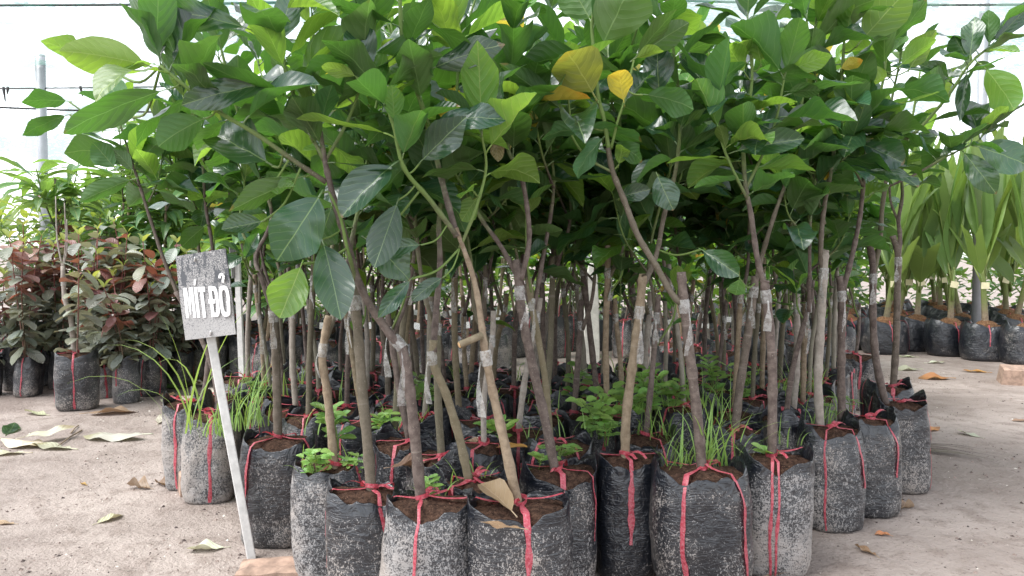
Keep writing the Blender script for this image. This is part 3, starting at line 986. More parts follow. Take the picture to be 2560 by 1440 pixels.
hero('d', "forked jackfruit sapling growing behind the pinnate weed", (1392, 1182), (HB['d'], 0.2, 1, 1, None),
     [(1365, 1060, 0), (1335, 930, 0), (1308, 800, 0), (1298, 720, 0), (1290, 650, 0.01)],
     [([(1300, 705, 0), (1255, 620, 0.02), (1205, 550, 0.02), (1165, 480, 0.02), (1130, 420, 0.0)], 0.0078, 0.004, 0.1, 0.9, 5, 0.6),
      ([(1302, 700, 0), (1322, 610, 0), (1318, 520, 0.0), (1300, 430, 0.0), (1270, 370, 0.0), (1285, 280, 0.0), (1275, 180, 0.0), (1285, 60, 0.0)], 0.0085, 0.0038, 0.0, 1.0, 8, 0.5)],
     r0=0.0145, seed=24, graft=(1298, 735, 0))
hero('e', "slanting jackfruit sapling between the swollen-graft sapling and the cut-stub sapling", (1178, 1212), (HB['e'], 0.4, 1, 1, None),
     [(1150, 1100, 0), (1115, 985, 0), (1082, 905, 0), (1084, 850, 0)],
     [([(1083, 880, 0), (1090, 780, 0.02), (1100, 660, 0.05), (1098, 540, 0.08), (1120, 420, 0.1), (1140, 250, 0.1), (1150, 90, 0.1)], 0.0105, 0.0036, 0.0, 1.0, 11, 0.5)],
     r0=0.0125, seed=25, graft=(1085, 890, 0), barkmat='bark_tan')
hero('f', "jackfruit sapling with a beheaded pale stem in a mud-splashed bag", (838, 1172), (HB['f'], -0.1, 1, 1, None),
     [(828, 1080, 0), (818, 980, 0), (806, 900, 0), (814, 830, 0), (822, 790, 0)],
     [([(812, 860, 0), (835, 780, 0.04), (820, 680, 0.08), (835, 560, 0.12), (800, 380, 0.15), (790, 200, 0.15), (780, 40, 0.1)], 0.0075, 0.0036, 0.0, 1.0, 12, 0.5)],
     r0=0.0125, seed=26, graft=(810, 870, 0), barkmat='bark_tan')
hero('g', "jackfruit sapling directly behind the sign's white post", (695, 1100), (HB['g'], 0.05, 1, 1, None),
     [(693, 1000, 0), (690, 900, 0), (684, 800, 0), (680, 770, 0)],
     [([(684, 785, 0), (655, 700, 0.0), (640, 640, 0.03), (680, 540, 0.05), (640, 420, 0.05), (600, 300, 0.05), (560, 150, 0.0), (530, 30, 0.0)], 0.0085, 0.0034, 0.0, 1.0, 13, 0.45),
      ([(640, 640, 0.03), (600, 560, 0.05), (610, 450, 0.08), (560, 340, 0.1)], 0.005, 0.003, 0.4, 1.0, 6, 0.4)],
     r0=0.0145, seed=27, graft=(682, 790, 0))
hero('h', "jackfruit sapling in a clean jet-black bag with one ribbon down its middle", (1563, 1148), (HB['h'], 0, 1, 1, (0, 1, 2)),
     [(1565, 1050, 0), (1580, 920, 0), (1596, 800, 0), (1606, 700, 0), (1608, 688, 0)],
     [([(1604, 725, 0), (1640, 640, 0.06), (1660, 540, 0.1), (1690, 420, 0.12), (1700, 280, 0.1), (1680, 100, 0.05), (1660, -40, 0.0)], 0.0085, 0.0036, 0.0, 1.0, 12, 0.5)],
     r0=0.0145, seed=28, graft=(1600, 790, 0), barkmat='bark_tan')
hero('i', "jackfruit sapling in the widest bag, grass and weeds growing round its foot", (1757, 1178), (HB['i'], 0, 1, 1, None),
     [(1745, 1060, 0), (1730, 930, 0), (1715, 800, 0), (1708, 740, 0), (1703, 680, 0)],
     [([(1710, 765, 0), (1680, 735, 0), (1640, 665, 0), (1595, 590, 0), (1560, 500, 0), (1532, 430, 0), (1520, 370, 0)], 0.0100, 0.0075, 0.0, 0.3, 0),
      ([(1522, 375, 0), (1510, 300, 0), (1495, 240, -0.01), (1490, 170, -0.02), (1480, 60, 0.0), (1500, -40, 0)], 0.0068, 0.0042, 0.6, 1.0, 2, 0.6),
      ([(1530, 430, 0), (1470, 395, 0.0), (1430, 340, 0.0), (1425, 290, 0.0), (1420, 240, 0.0)], 0.0042, 0.003, 0.5, 1.0, 3, 0.5),
      ([(1528, 370, 0), (1545, 300, -0.02), (1560, 255, -0.03), (1585, 150, -0.03)], 0.0042, 0.003, 0.8, 1.0, 1, 0.6, 1)],
     r0=0.0150, seed=29, graft=(1712, 770, 0))
hero('j', "jackfruit sapling beside the widest bag, ribbon ends hanging on its own bag", (1930, 1148), (HB['j'], 0, 1, 1, None),
     [(1931, 1020, 0), (1930, 900, 0), (1920, 780, 0), (1912, 715, 0), (1914, 700, 0)],
     [([(1912, 722, 0), (1892, 640, 0), (1878, 540, 0), (1862, 450, 0.0), (1860, 330, 0.0), (1880, 200, 0.0), (1870, 60, 0.0)], 0.0095, 0.0036, 0.0, 1.0, 10, 0.4),
      ([(1870, 500, 0), (1830, 420, -0.03), (1800, 340, -0.05), (1790, 250, -0.06)], 0.005, 0.003, 0.5, 1.0, 5, 0.4),
      ([(1865, 470, 0), (1905, 390, 0.0), (1940, 300, 0.0), (1960, 200, -0.03)], 0.005, 0.003, 0.5, 1.0, 5, 0.4)],
     r0=0.0145, seed=30, graft=(1914, 740, 0))
hero('k', "jackfruit sapling leaning right behind the widest bag", (1836, 1082), (3, 0.7, 0.98, 1, (0, 1, 2)),
     [(1848, 980, 0), (1866, 860, 0), (1884, 730, 0), (1888, 690, 0)],
     [([(1886, 720, 0), (1905, 640, 0.0), (1935, 540, 0.0), (1975, 420, 0.05), (2000, 280, 0.05), (2030, 120, 0.05), (2050, -20, 0)], 0.009, 0.0036, 0.0, 1.0, 12, 0.45)],
     r0=0.0150, seed=31, graft=(1884, 725, 0))
hero('l', "pale straight jackfruit sapling with a long white film strip on its graft", (2052, 1068), (HB['l'], 0, 1, 1, None),
     [(2045, 960, 0), (2050, 850, 0), (2056, 740, 0), (2062, 640, 0), (2064, 625, 0)],
     [([(2058, 700, 0), (2052, 620, 0), (2060, 520, 0.0), (2080, 410, 0.0), (2100, 250, 0), (2110, 110, 0), (2115, 0, 0)], 0.0098, 0.0038, 0.0, 1.0, 10, 0.45, 4),
      ([(2062, 560, 0), (2040, 480, 0.05), (2020, 400, 0.08), (2015, 290, 0.1)], 0.005, 0.003, 0.4, 1.0, 6, 0.35)],
     r0=0.0150, seed=32, graft=(2060, 690, 0), barkmat='bark_pale', off=(0.02, -0.05))
hero('m', "brown jackfruit sapling standing between the pale straight one and the outer row", (2105, 1045), (HB['m'], 0, 1, 1, None),
     [(2103, 940, 0), (2104, 820, 0), (2104, 740, 0), (2098, 690, 0)],
     [([(2106, 730, 0), (2130, 640, 0), (2150, 540, 0), (2160, 440, 0), (2165, 360, 0.0), (2200, 240, 0), (2220, 120, 0)], 0.0105, 0.0038, 0.0, 0.9, 10, 0.5),
      ([(2160, 470, 0), (2120, 380, -0.03), (2130, 290, -0.05)], 0.005, 0.003, 0.3, 1.0, 5, 0.5)],
     r0=0.0150, seed=33, graft=(2104, 735, 0), off=(0.08, -0.06))
hero('n', "jackfruit sapling in the outer row, one bag before the Y-forked one", (2218, 1012), (HB['n'], 0, 1, 1, None),
     [(2190, 900, 0), (2182, 780, 0), (2182, 660, 0), (2168, 590, 0)],
     [([(2185, 680, 0), (2200, 600, 0), (2208, 500, 0), (2235, 380, 0), (2300, 320, -0.03), (2370, 240, -0.05), (2420, 165, -0.08), (2470, 120, -0.1)], 0.0105, 0.0036, 0.0, 1.0, 8, 0.5),
      ([(2212, 470, 0), (2280, 440, -0.05), (2350, 400, -0.08), (2400, 375, -0.1), (2450, 350, -0.1)], 0.005, 0.003, 0.1, 1.0, 6, 0.45),
      ([(2230, 390, 0), (2225, 280, 0.05), (2250, 150, 0.05), (2260, 60, 0)], 0.006, 0.003, 0.2, 1.0, 7, 0.35)],
     r0=0.0150, seed=34, graft=(2182, 690, 0), depth=3.08, off=(0.06, 0))
hero('o', "jackfruit sapling with a Y fork, last in the outer row by the bare ground", (2232, 975), (HB['o'], 0.1, 1, 1, (0, 1, 2)),
     [(2240, 860, 0), (2243, 740, 0), (2245, 640, 0), (2232, 590, 0)],
     [([(2246, 660, 0), (2250, 590, 0), (2246, 550, 0), (2256, 490, 0), (2255, 420, 0), (2280, 300, 0), (2300, 180, 0)], 0.0105, 0.004, 0.0, 0.9, 9, 0.55),
      ([(2248, 560, 0), (2226, 500, 0.02), (2222, 420, 0.03), (2200, 320, 0.1)], 0.006, 0.003, 0.0, 0.8, 6, 0.55)],
     r0=0.0150, seed=35, graft=(2246, 660, 0), depth=3.42)
hero('q', "thin jackfruit sapling leaning far out over bare ground beside the sign post", (548, 1085), (HB['q'], 0, 1, 1, None),
     [(545, 1000, 0), (525, 900, 0.02), (480, 800, 0.04), (440, 730, 0.05)],
     [([(445, 738, 0.05), (410, 650, 0.05), (375, 545, 0.05), (345, 450, 0.05), (325, 390, 0.05), (300, 310, 0.05)], 0.0075, 0.004, 0.0, 0.6, 5, 0.55, 4),
      ([(352, 470, 0.05), (320, 440, 0.0), (290, 425, 0.0)], 0.003, 0.0022, 0.4, 0.9, 0),
      ([(372, 505, 0.05), (395, 450, 0.08), (410, 370, 0.1)], 0.0035, 0.0025, 0.4, 0.9, 4, 0.3)],
     r0=0.0105, seed=36, depth=2.95, off=(-0.04, 0.0), tail=False)
hero('p', "jackfruit sapling in the corner bag beside the small orange brick piece", (500, 1062), (HB['p'], 0, 1, 1, None),
     [(515, 960, 0), (530, 820, 0), (538, 720, 0.02), (540, 690, 0.02)],
     [([(538, 710, 0.02), (530, 610, 0.02), (515, 520, 0.02), (508, 430, 0.0), (500, 330, 0), (460, 260, 0)], 0.008, 0.0038, 0.0, 0.8, 8, 0.4)],
     r0=0.0125, seed=37, depth=3.12, off=(-0.04, 0))

# hand-set leaves: owner, base px, tip px, dY base, dY tip, width px, face (+1 upper side seen), material
HAND = [
    ('b', (392, 172), (163, 118), -0.1, -0.14, 118, -1, 'jack_young'), ('b', (300, 190), (140, 98), 0.0, 0.05, 75, -1, 'jack_young'),
    ('b', (640, 80), (384, 6), -0.02, -0.12, 74, 1, 'jack'), ('b', (412, 168), (352, -12), -0.1, 0.0, 78, 1, 'jack'),
    ('b', (470, 228), (408, 62), -0.08, -0.1, 48, -1, 'jack'), ('b', (440, 218), (150, 318), -0.1, -0.2, 56, -1, 'jack'),
    ('b', (335, 300), (252, 196), 0.1, 0.15, 92, -1, 'jack'), ('q', (180, 255), (56, 246), 0.0, -0.05, 52, -1, 'jack'),
    ('q', (180, 285), (54, 330), 0.0, -0.05, 50, -1, 'jack'), ('q', (262, 318), (188, 302), 0.0, 0, 42, -1, 'jack'),
    ('b', (708, 205), (458, 250), -0.05, -0.16, 80, 1, 'jack'), ('b', (525, 292), (394, 355), -0.08, -0.1, 100, -1, 'jack'),
    ('b', (768, 438), (578, 525), 0, -0.1, 84, -1, 'jack'), ('b', (700, 118), (724, -20), -0.03, -0.06, 74, 1, 'jack'),
    ('b', (690, 420), (520, 325), 0.04, 0.05, 130, 1, 'jack'), ('b', (778, 348), (730, 240), -0.03, -0.1, 120, -1, 'jack'),
    ('a', (900, 196), (803, 158), -0.06, -0.1, 40, -1, 'jack_young'), ('a', (986, 312), (980, 216), -0.06, -0.1, 60, -1, 'jack_young'),
    ('a', (925, 195), (888, 58), -0.05, -0.08, 92, 1, 'jack'), ('a', (1068, 180), (1248, 100), 0, -0.08, 85, 1, 'jack'),
    ('a', (1045, 412), (1158, 298), -0.03, -0.12, 92, 1, 'jack'), ('a', (1075, 310), (1252, 282), 0.0, -0.08, 85, 1, 'jack'),
    ('a', (998, 402), (852, 528), -0.04, -0.12, 112, 1, 'jack'), ('b', (808, 475), (700, 642), -0.06, -0.16, 135, 1, 'jack'),
    ('b', (668, 552), (558, 575), -0.02, -0.06, 78, 1, 'jack'), ('b', (758, 650), (702, 790), -0.06, -0.1, 98, 1, 'jack_young'),
    ('b', (802, 590), (852, 790), -0.03, -0.1, 108, 1, 'jack'), ('b', (832, 500), (790, 640), 0.0, 0.0, 80, 1, 'jack'),
    ('a', (998, 492), (938, 662), -0.02, -0.1, 88, 1, 'jack'), ('a', (905, 590), (1025, 690), 0.05, 0.0, 90, 1, 'jack'),
    ('a', (1062, 612), (952, 622), 0.0, -0.05, 60, 1, 'jack'), ('a', (1035, 690), (948, 790), 0.0, -0.04, 50, 1, 'jack'),
    ('a', (1115, 690), (1030, 745), 0.02, -0.02, 45, 1, 'jack'), ('b', (660, 468), (740, 470), -0.02, -0.04, 60, 1, 'jack_young'),
    ('i', (1492, 252), (1412, 112), -0.06, -0.16, 128, -1, 'jack_turn'), ('i', (1562, 266), (1543, 164), -0.06, -0.14, 62, -1, 'jack_yellow'),
    ('i', (1498, 130), (1588, -60), -0.02, -0.1, 148, -1, 'jack'), ('i', (1480, 60), (1412, -60), 0.05, 0.1, 120, -1, 'jack'),
    ('i', (1598, 236), (1742, 262), -0.04, -0.1, 78, -1, 'jack'), ('i', (1422, 290), (1254, 158), 0.0, -0.06, 66, -1, 'jack'),
    ('i', (1495, 322), (1335, 332), 0.0, -0.06, 50, -1, 'jack'), ('i', (1525, 350), (1620, 402), 0, -0.06, 55, -1, 'jack'),
    ('i', (1525, 330), (1418, 445), 0.0, -0.06, 66, -1, 'jack'), ('i', (1575, 155), (1712, 58), -0.03, -0.03, 72, -1, 'jack'),
    ('i', (1580, 150), (1660, 118), -0.03, -0.1, 40, -1, 'jack_young'), ('h', (1650, 250), (1640, 110), 0, -0.03, 90, 1, 'jack'),
    ('j', (1868, 192), (1812, 100), -0.02, -0.1, 66, -1, 'jack_young'), ('j', (1905, 168), (1885, 70), 0, -0.05, 68, -1, 'jack_young'),
    ('j', (1955, 186), (2085, 128), -0.03, -0.1, 64, -1, 'jack_young'), ('l', (2112, 112), (2030, -40), 0, 0.05, 95, -1, 'jack_young'),
    ('l', (2140, 118), (2272, -30), -0.03, -0.06, 118, -1, 'jack_young'), ('l', (2112, 100), (2110, -50), 0, -0.03, 60, -1, 'jack_young'),
    ('l', (2130, 292), (2128, 178), -0.05, -0.12, 118, -1, 'jack'), ('m', (2230, 190), (2165, 210), -0.02, -0.1, 70, -1, 'jack_young'),
    ('m', (2270, 180), (2335, 80), 0, 0, 66, -1, 'jack_young'), ('m', (2245, 170), (2330, 98), -0.03, -0.05, 60, -1, 'jack_young'),
    ('l', (2115, 342), (1975, 305), -0.05, -0.12, 52, -1, 'jack_young'), ('n', (2225, 380), (2258, 408), 0.0, -0.1, 70, 1, 'jack'),
    ('m', (2140, 355), (2258, 405), -0.05, -0.12, 78, 1, 'jack'), ('j', (1820, 385), (2005, 345), -0.04, -0.1, 72, 1, 'jack'),
    ('j', (1815, 380), (1800, 310), -0.05, -0.08, 40, -1, 'jack_young'), ('j', (1960, 230), (2048, 225), -0.02, -0.08, 48, -1, 'jack'),
    ('n', (2422, 158), (2440, 32), -0.08, -0.1, 50, 1, 'jack'), ('n', (2425, 160), (2385, 90), -0.08, -0.05, 60, -1, 'jack'),
    ('n', (2378, 202), (2306, 160), -0.06, -0.12, 50, 1, 'jack'), ('n', (2450, 158), (2545, 275), -0.1, -0.2, 90, -1, 'jack_young'),
    ('n', (2470, 120), (2580, 10), -0.1, -0.1, 60, 1, 'jack'), ('n', (2400, 370), (2490, 480), -0.1, -0.2, 62, 1, 'jack'),
    ('n', (2425, 362), (2580, 410), -0.1, -0.18, 90, 1, 'jack'), ('n', (2420, 168), (2400, 300), -0.1, -0.14, 44, 1, 'jack'),
    ('q', (345, 445), (205, 500), 0, -0.04, 54, -1, 'jack'), ('q', (290, 425), (238, 360), 0, 0, 90, -1, 'jack'),
    ('q', (335, 430), (285, 375), 0.0, 0.0, 50, -1, 'jack'), ('q', (330, 425), (410, 335), 0.05, 0.0, 48, -1, 'jack'),
    ('q', (300, 380), (172, 372), 0.05, 0.05, 120, -1, 'jack'), ('p', (515, 500), (470, 480), 0.0, -0.08, 90, -1, 'jack_young'),
    ('p', (520, 560), (452, 615), 0.0, -0.05, 55, -1, 'jack'), ('g', (610, 640), (560, 665), -0.1, -0.15, 50, 1, 'jack'),
    ('g', (610, 650), (640, 590), -0.1, -0.15, 40, 1, 'jack'), ('a', (1188, 480), (1155, 470), 0, -0.08, 60, -1, 'jack_young'),
    ('h', (1745, 620), (1845, 685), 0.0, -0.08, 60, 1, 'jack'), ('k', (1850, 690), (1838, 745), -0.15, -0.18, 62, -1, 'jack_young'),
    ('h', (1640, 430), (1680, 520), 0.0, -0.05, 68, 1, 'jack'), ('i', (1205, 480), (1155, 550), 0.0, -0.05, 60, -1, 'jack_young'),
    ('d', (1238, 335), (1245, 405), -0.1, -0.12, 50, 1, 'dry'), ('k', (2080, 430), (2060, 440), 0.1, 0.05, 30, -1, 'jack_yellow'),
    ('l', (2095, 175), (2155, 150), -0.06, -0.1, 38, -1, 'jack_yellow'), ('i', (1545, 420), (1560, 350), 0.0, -0.05, 40, -1, 'jack_young'),
    ('i', (1540, 500), (1620, 470), 0.05, 0.0, 50, 1, 'jack'),
]
def hand_leaf(row, i):
    key, bp, tp, db, dt, wpx, face, mat = row
    root, loc, Y = hero_roots[key]
    if key == 'i' and bp[0] < 1300:
        key = 'd'
        root, loc, Y = hero_roots[key]
    r = random.Random(500 + i)
    B = at(bp[0], bp[1], Y + db) - loc
    T = at(tp[0], tp[1], Y + dt) - loc
    d = T - B
    # petiole twig to the nearest branch
    best, bpath = min(((p, pa) for pa in hero_paths[key][1:] for p in pa), key=lambda q: (q[0] - B).length)
    gap = (best - B).length
    blade = d.length
    L = blade / 1.12
    if gap > 0.012:
        midp = best.lerp(B, 0.5) + Vector((0, 0, -0.15 * gap))
        pth = spline([best, midp, B + d.normalized() * 0.01], 4)
        if gap > 0.09:
            v, f, u = tube(pth, [0.0032] * len(pth), 6, [0.9] * len(pth))
        else:
            v, f, u = tube(pth, [0.0024] * len(pth), 6, [1.0] * len(pth))
        ob("petiole", mk("petiole", v, f, M['bark'], u), bpath.obj)
    view = (Vector((0, 0, CAM_H)) - loc) - B.lerp(T, 0.5)
    view.normalize()
    nrm = view * face + Vector((r.uniform(-0.25, 0.25), r.uniform(-0.2, 0.2), 0.35 if face > 0 else 0.45))
    kind = 'crisp' if mat == 'dry' else ('jackflat' if i % 3 else 'jack')
    wreal = wpx / F * (Y + db)
    wf = min(1.5, max(0.55, wreal / (0.585 * L)))
    add_leaf(bpath.obj, kind, mat, B, d, nrm, L, r, wf, idx=i)
for i, row in enumerate(HAND):
    hand_leaf(row, i)

# ------------------------------------------------------------------ inner rows of the front block
front = [(-1.34, 3.05), (-1.05, 2.82), (-0.84, 2.73), (-0.55, 2.35), (-0.385, 2.12), (-0.24, 2.05), (0.02, 2.0), (0.134, 2.32), (0.37, 2.46),
         (0.58, 2.34), (0.84, 2.48), (1.17, 2.78), (1.36, 2.95), (1.60, 3.08), (1.72, 3.42), (1.9, 4.3)]
def yfront(x):
    for (a, b), (c, d) in zip(front, front[1:]):
        if a <= x <= c:
            return b + (d - b) * (x - a) / (c - a)
    return 99
taken = [tuple(o[1][:2]) for o in hero_roots.values()]
# (world centres)
taken = [(o[0].location.x, o[0].location.y) for o in hero_roots.values()]
ri = random.Random(77)
cnt = 0
yy, jrow = 2.25, 0
while yy < 4.25:
    xx = -1.32 + (0.118 if jrow % 2 else 0)
    while xx < 1.80:
        x, y = xx + ri.uniform(-0.02, 0.02), yy + ri.uniform(-0.02, 0.02)
        if y > yfront(x) + 0.12 and all((x - a) ** 2 + (y - b) ** 2 > 0.198 ** 2 for a, b in taken):
            taken.append((x, y))
            cnt += 1
            auto_sapling(x, y, "inner rows" if y < 3.3 else "rear rows", 3000 + cnt, nleaf=11 if y < 3.2 else 9, tail=y < 3.6)
        xx += 0.222
    yy += 0.194
    jrow += 1
INNER = cnt

# ------------------------------------------------------------------ sign
M['sign_metal'] = simple("galvanised post", (0.62, 0.61, 0.59), 0.5, var=0.12, nscale=40, bump=0.1)
M['letter'] = simple("white sign paint", (0.82, 0.82, 0.82), 0.5, var=0.02)
def board_mat():
    m = NT("dust-splashed sign board")
    vec, oi, tc = m.objvec(0.0)
    sp = m.n("ShaderNodeSeparateXYZ", {0: tc.outputs["Object"]})
    n1 = m.noise(vec, 330.0, 3.0, 0.65, 0.7)
    n2 = m.noise(m.n("ShaderNodeVectorMath", {0: vec, 1: (38.0, 38.0, 11.0)}, operation='MULTIPLY').outputs[0], 1.0, 3.0, 0.6)
    top = m.ramp(sp.outputs[2], -0.02, 0.11)
    run = m.math('MULTIPLY', m.ramp(n2, 0.53, 0.60), top)       # clean water runs down from the upper edge
    thr = m.math('ADD', m.ramp(sp.outputs[2], -0.13, 0.12, 0.40, 0.50), m.math('MULTIPLY', run, 0.25))
    d = m.ramp(m.math('SUBTRACT', n1, thr), -0.03, 0.06)
    c = m.mix(d, (0.075, 0.08, 0.09), (0.38, 0.37, 0.365))
    m.set(m.bsdf.inputs["Base Color"], c)
    m.bsdf.inputs["Roughness"].default_value = 0.7
    m.set(m.bsdf.inputs["Normal"], m.bump(n1, 0.3, 0.003))
    return m.m
M['board'] = board_mat()

SY = gnd(630, 1395).y
sroot_loc = gnd(630, 1395)
sign = thing("name_sign", "grey sign board reading MÍT ĐỎ on a leaning white metal post", "sign", sroot_loc)
pt = [at(630, 1400, SY) - sroot_loc, at(492, 655, SY + 0.03) - sroot_loc]
pd = (pt[1] - pt[0])
pl = pd.length
q = pd.to_track_quat('Z', 'Y').to_matrix().to_4x4()
mb = MB()
v, f = box(0.027, 0.027, pl)
mb.add(v, f)
po = ob("post", mb.mesh("post", M['sign_metal'], False), sign, Matrix.Translation(pt[0].lerp(pt[1], 0.5)) @ q @ Matrix.Rotation(radians(32), 4, 'Z'))
bv = po.modifiers.new("edge", 'BEVEL'); bv.width = 0.003; bv.segments = 2
BW, BH = 0.185, 0.262
up = (at(505, 640, SY - 0.02) - at(530, 842, SY - 0.03)).normalized()
right = Vector((cos(radians(9)), -0.30, sin(radians(9)))).normalized()
right = (right - up * right.dot(up)).normalized()
nrm = right.cross(up)                               # towards the viewer
bc = at(514, 737, SY - 0.028) - sroot_loc
bm4 = Matrix.Identity(4)
for k in range(3):
    bm4[k][0], bm4[k][1], bm4[k][2], bm4[k][3] = right[k], -nrm[k], up[k], bc[k]
# board: slightly warped thin sheet
nxg, nzg = 10, 14
vv, ff = [], []
for side in (0, 1):
    for j in range(nzg + 1):
        for i in range(nxg + 1):
            x = (i / nxg - 0.5) * BW
            z = (j / nzg - 0.5) * BH
            yv = 0.0025 * sin(x * 20) * cos(z * 14) + 0.002 * z / BH + (0.002 if side else -0.002)
            if i == nxg and j == 0:
                x += 0.002
            vv.append(Vector((x, yv, z)))
n1_ = (nxg + 1) * (nzg + 1)
for j in range(nzg):
    for i in range(nxg):
        a = j * (nxg + 1) + i
        ff.append((a, a + 1, a + nxg + 2, a + nxg + 1))
        b = a + n1_
        ff.append((b, b + nxg + 1, b + nxg + 2, b + 1))
ring = [i for i in range(nxg + 1)] + [j * (nxg + 1) + nxg for j in range(1, nzg + 1)] + [nzg * (nxg + 1) + i for i in range(nxg - 1, -1, -1)] + [j * (nxg + 1) for j in range(nzg - 1, 0, -1)]
for a, b in zip(ring, ring[1:] + ring[:1]):
    ff.append((a, a + n1_, b + n1_, b))
board = ob("board", mk("board", vv, ff, M['board'], smooth=False), sign, bm4)

def strokes(name, quads):
    mb = MB()
    for k, qd in enumerate(quads):
        y0, y1 = -0.0052 - 0.00015 * k, -0.0036
        n = len(qd)
        v = [Vector((p[0], y0, p[1])) for p in qd] + [Vector((p[0], y1, p[1])) for p in qd]
        f = [tuple(range(n))] + [(i, n + i, n + (i + 1) % n, (i + 1) % n) for i in range(n)]
        mb.add(v, f)
    o = ob(name, mb.mesh(name, M['letter'], False), board)
    return o
LH, LX, LZ = 0.090, -0.077, -0.064
SH = radians(-4)
def LP(x, z):
    """letter space (units of cap height) to board space"""
    xx, zz = x * LH * 0.99, z * LH * 1.05
    return (LX + xx * cos(SH) - zz * sin(SH) * 0.1, LZ + xx * sin(SH) + zz)
def bar(x0, z0, x1, z1):
    return [LP(x0, z0), LP(x1, z0), LP(x1, z1), LP(x0, z1)]
def poly(*p):
    return [LP(*q) for q in p]
def ringq(cx, cz, rx, rz, tx, tz, a0, a1, n):
    out = []
    for i in range(n):
        a, b = a0 + (a1 - a0) * i / n, a0 + (a1 - a0) * (i + 1) / n
        e = 0.6
        def pw(c):
            return math.copysign(abs(c) ** e, c)
        out.append([LP(cx + rx * pw(cos(a)), cz + rz * pw(sin(a))), LP(cx + rx * pw(cos(b)), cz + rz * pw(sin(b))),
                    LP(cx + (rx - tx) * pw(cos(b)), cz + (rz - tz) * pw(sin(b))), LP(cx + (rx - tx) * pw(cos(a)), cz + (rz - tz) * pw(sin(a)))])
    return out
x = 0.0
strokes("letter", [bar(0, 0, 0.11, 1), bar(0.30, 0, 0.41, 1), poly((0.11, 1), (0.16, 1), (0.235, 0.12), (0.18, 0.12)), poly((0.30, 1), (0.25, 1), (0.175, 0.12), (0.23, 0.12))])
strokes("letter", [bar(0.46, 0, 0.58, 1), poly((0.47, 1.06), (0.53, 1.06), (0.60, 1.25), (0.50, 1.25))])
strokes("letter", [bar(0.61, 0.84, 0.91, 1), bar(0.70, 0, 0.82, 0.85)])
strokes("letter", [bar(1.05, 0, 1.17, 1), bar(0.99, 0.44, 1.26, 0.58)] + [poly((1.17, 0), (1.22, 0), (1.22, 0.14), (1.17, 0.14)), poly((1.17, 0.86), (1.22, 0.86), (1.22, 1), (1.17, 1))]
        + ringq(1.22, 0.5, 0.20, 0.5, 0.12, 0.14, -pi / 2, pi / 2, 10))
strokes("letter", ringq(1.66, 0.5, 0.205, 0.5, 0.12, 0.14, 0, 2 * pi, 24))
hk = [(1.55, 1.24), (1.56, 1.33), (1.63, 1.37), (1.71, 1.34), (1.72, 1.26), (1.68, 1.19), (1.665, 1.10)]
hq = []
for (a, b), (c, d) in zip(hk, hk[1:]):
    dx, dz = c - a, d - b
    l = math.hypot(dx, dz)
    ox, oz = -dz / l * 0.045, dx / l * 0.045
    hq.append(poly((a - ox, b - oz), (c - ox, d - oz), (c + ox, d + oz), (a + ox, b + oz)))
strokes("letter", hq)
M['screw'] = simple("bent nail", (0.68, 0.68, 0.68), 0.35, 0.6)
for sx_, sz_ in ((-0.018, 0.112), (0.006, -0.118)):
    pth = spline([Vector((sx_, 0.004, sz_)), Vector((sx_, -0.006, sz_)), Vector((sx_ + 0.004, -0.009, sz_ + 0.006)), Vector((sx_ - 0.002, -0.007, sz_ - 0.007))], 4)
    v, f, u = tube(pth, [0.0028] * len(pth), 6)
    ob("nail", mk("nail", v, f, M['screw'], u), sign, bm4)

# a second sign seen edge-on farther back
s2 = at(602, 900, 4.55)
s2loc = Vector((s2.x, 4.55, 0))
sg2 = thing("name_sign", "thin white sign post with a small grey board, deeper among the stems", "sign", s2loc)
v, f = box(0.03, 0.03, 0.95)
ob("post", mk("post", v, f, M['sign_metal'], smooth=False), sg2, Matrix.Translation((0, 0, 0.475)) @ Matrix.Rotation(radians(-1.5), 4, 'Y'))
v, f = box(0.06, 0.004, 0.2)
ob("board", mk("board", v, f, M['board'], smooth=False), sg2, Matrix.Translation((-0.025, -0.02, 0.92)) @ Matrix.Rotation(radians(70), 4, 'Z') @ Matrix.Rotation(radians(-6), 4, 'Y'))

# ------------------------------------------------------------------ second jackfruit block, small saplings with paper tags
GROUP_S = "young jackfruit saplings with paper tags behind the front block"
rb = random.Random(5)
k = 0
for j in range(6):
    for i in range(7):
        x = 1.02 + i * 0.29 + (0.14 if j % 2 else 0) + rb.uniform(-0.04, 0.04) + j * 0.06
        y = 4.75 + j * 0.36 + rb.uniform(-0.05, 0.05)
        k += 1
        if x > 0.455 * y:
            continue
        auto_sapling(x, y, "tagged block", 6000 + k, GROUP_S, hscale=rb.uniform(0.66, 0.82), nleaf=6, sm=True, tail=False, young=0.38, L=(0.13, 0.19), tagged=rb.random() < 0.7)

for j in range(3):
    for i in range(8):
        x = -0.6 + i * 0.33 + (0.16 if j % 2 else 0) + rb.uniform(-0.05, 0.05)
        y = 7.15 + j * 0.5 + rb.uniform(-0.08, 0.08)
        k += 1
        auto_sapling(x, y, "behind the marker post", 6000 + k, GROUP_S, hscale=rb.uniform(0.58, 0.85), nleaf=7, sm=True, tail=False, young=0.55, L=(0.15, 0.21))

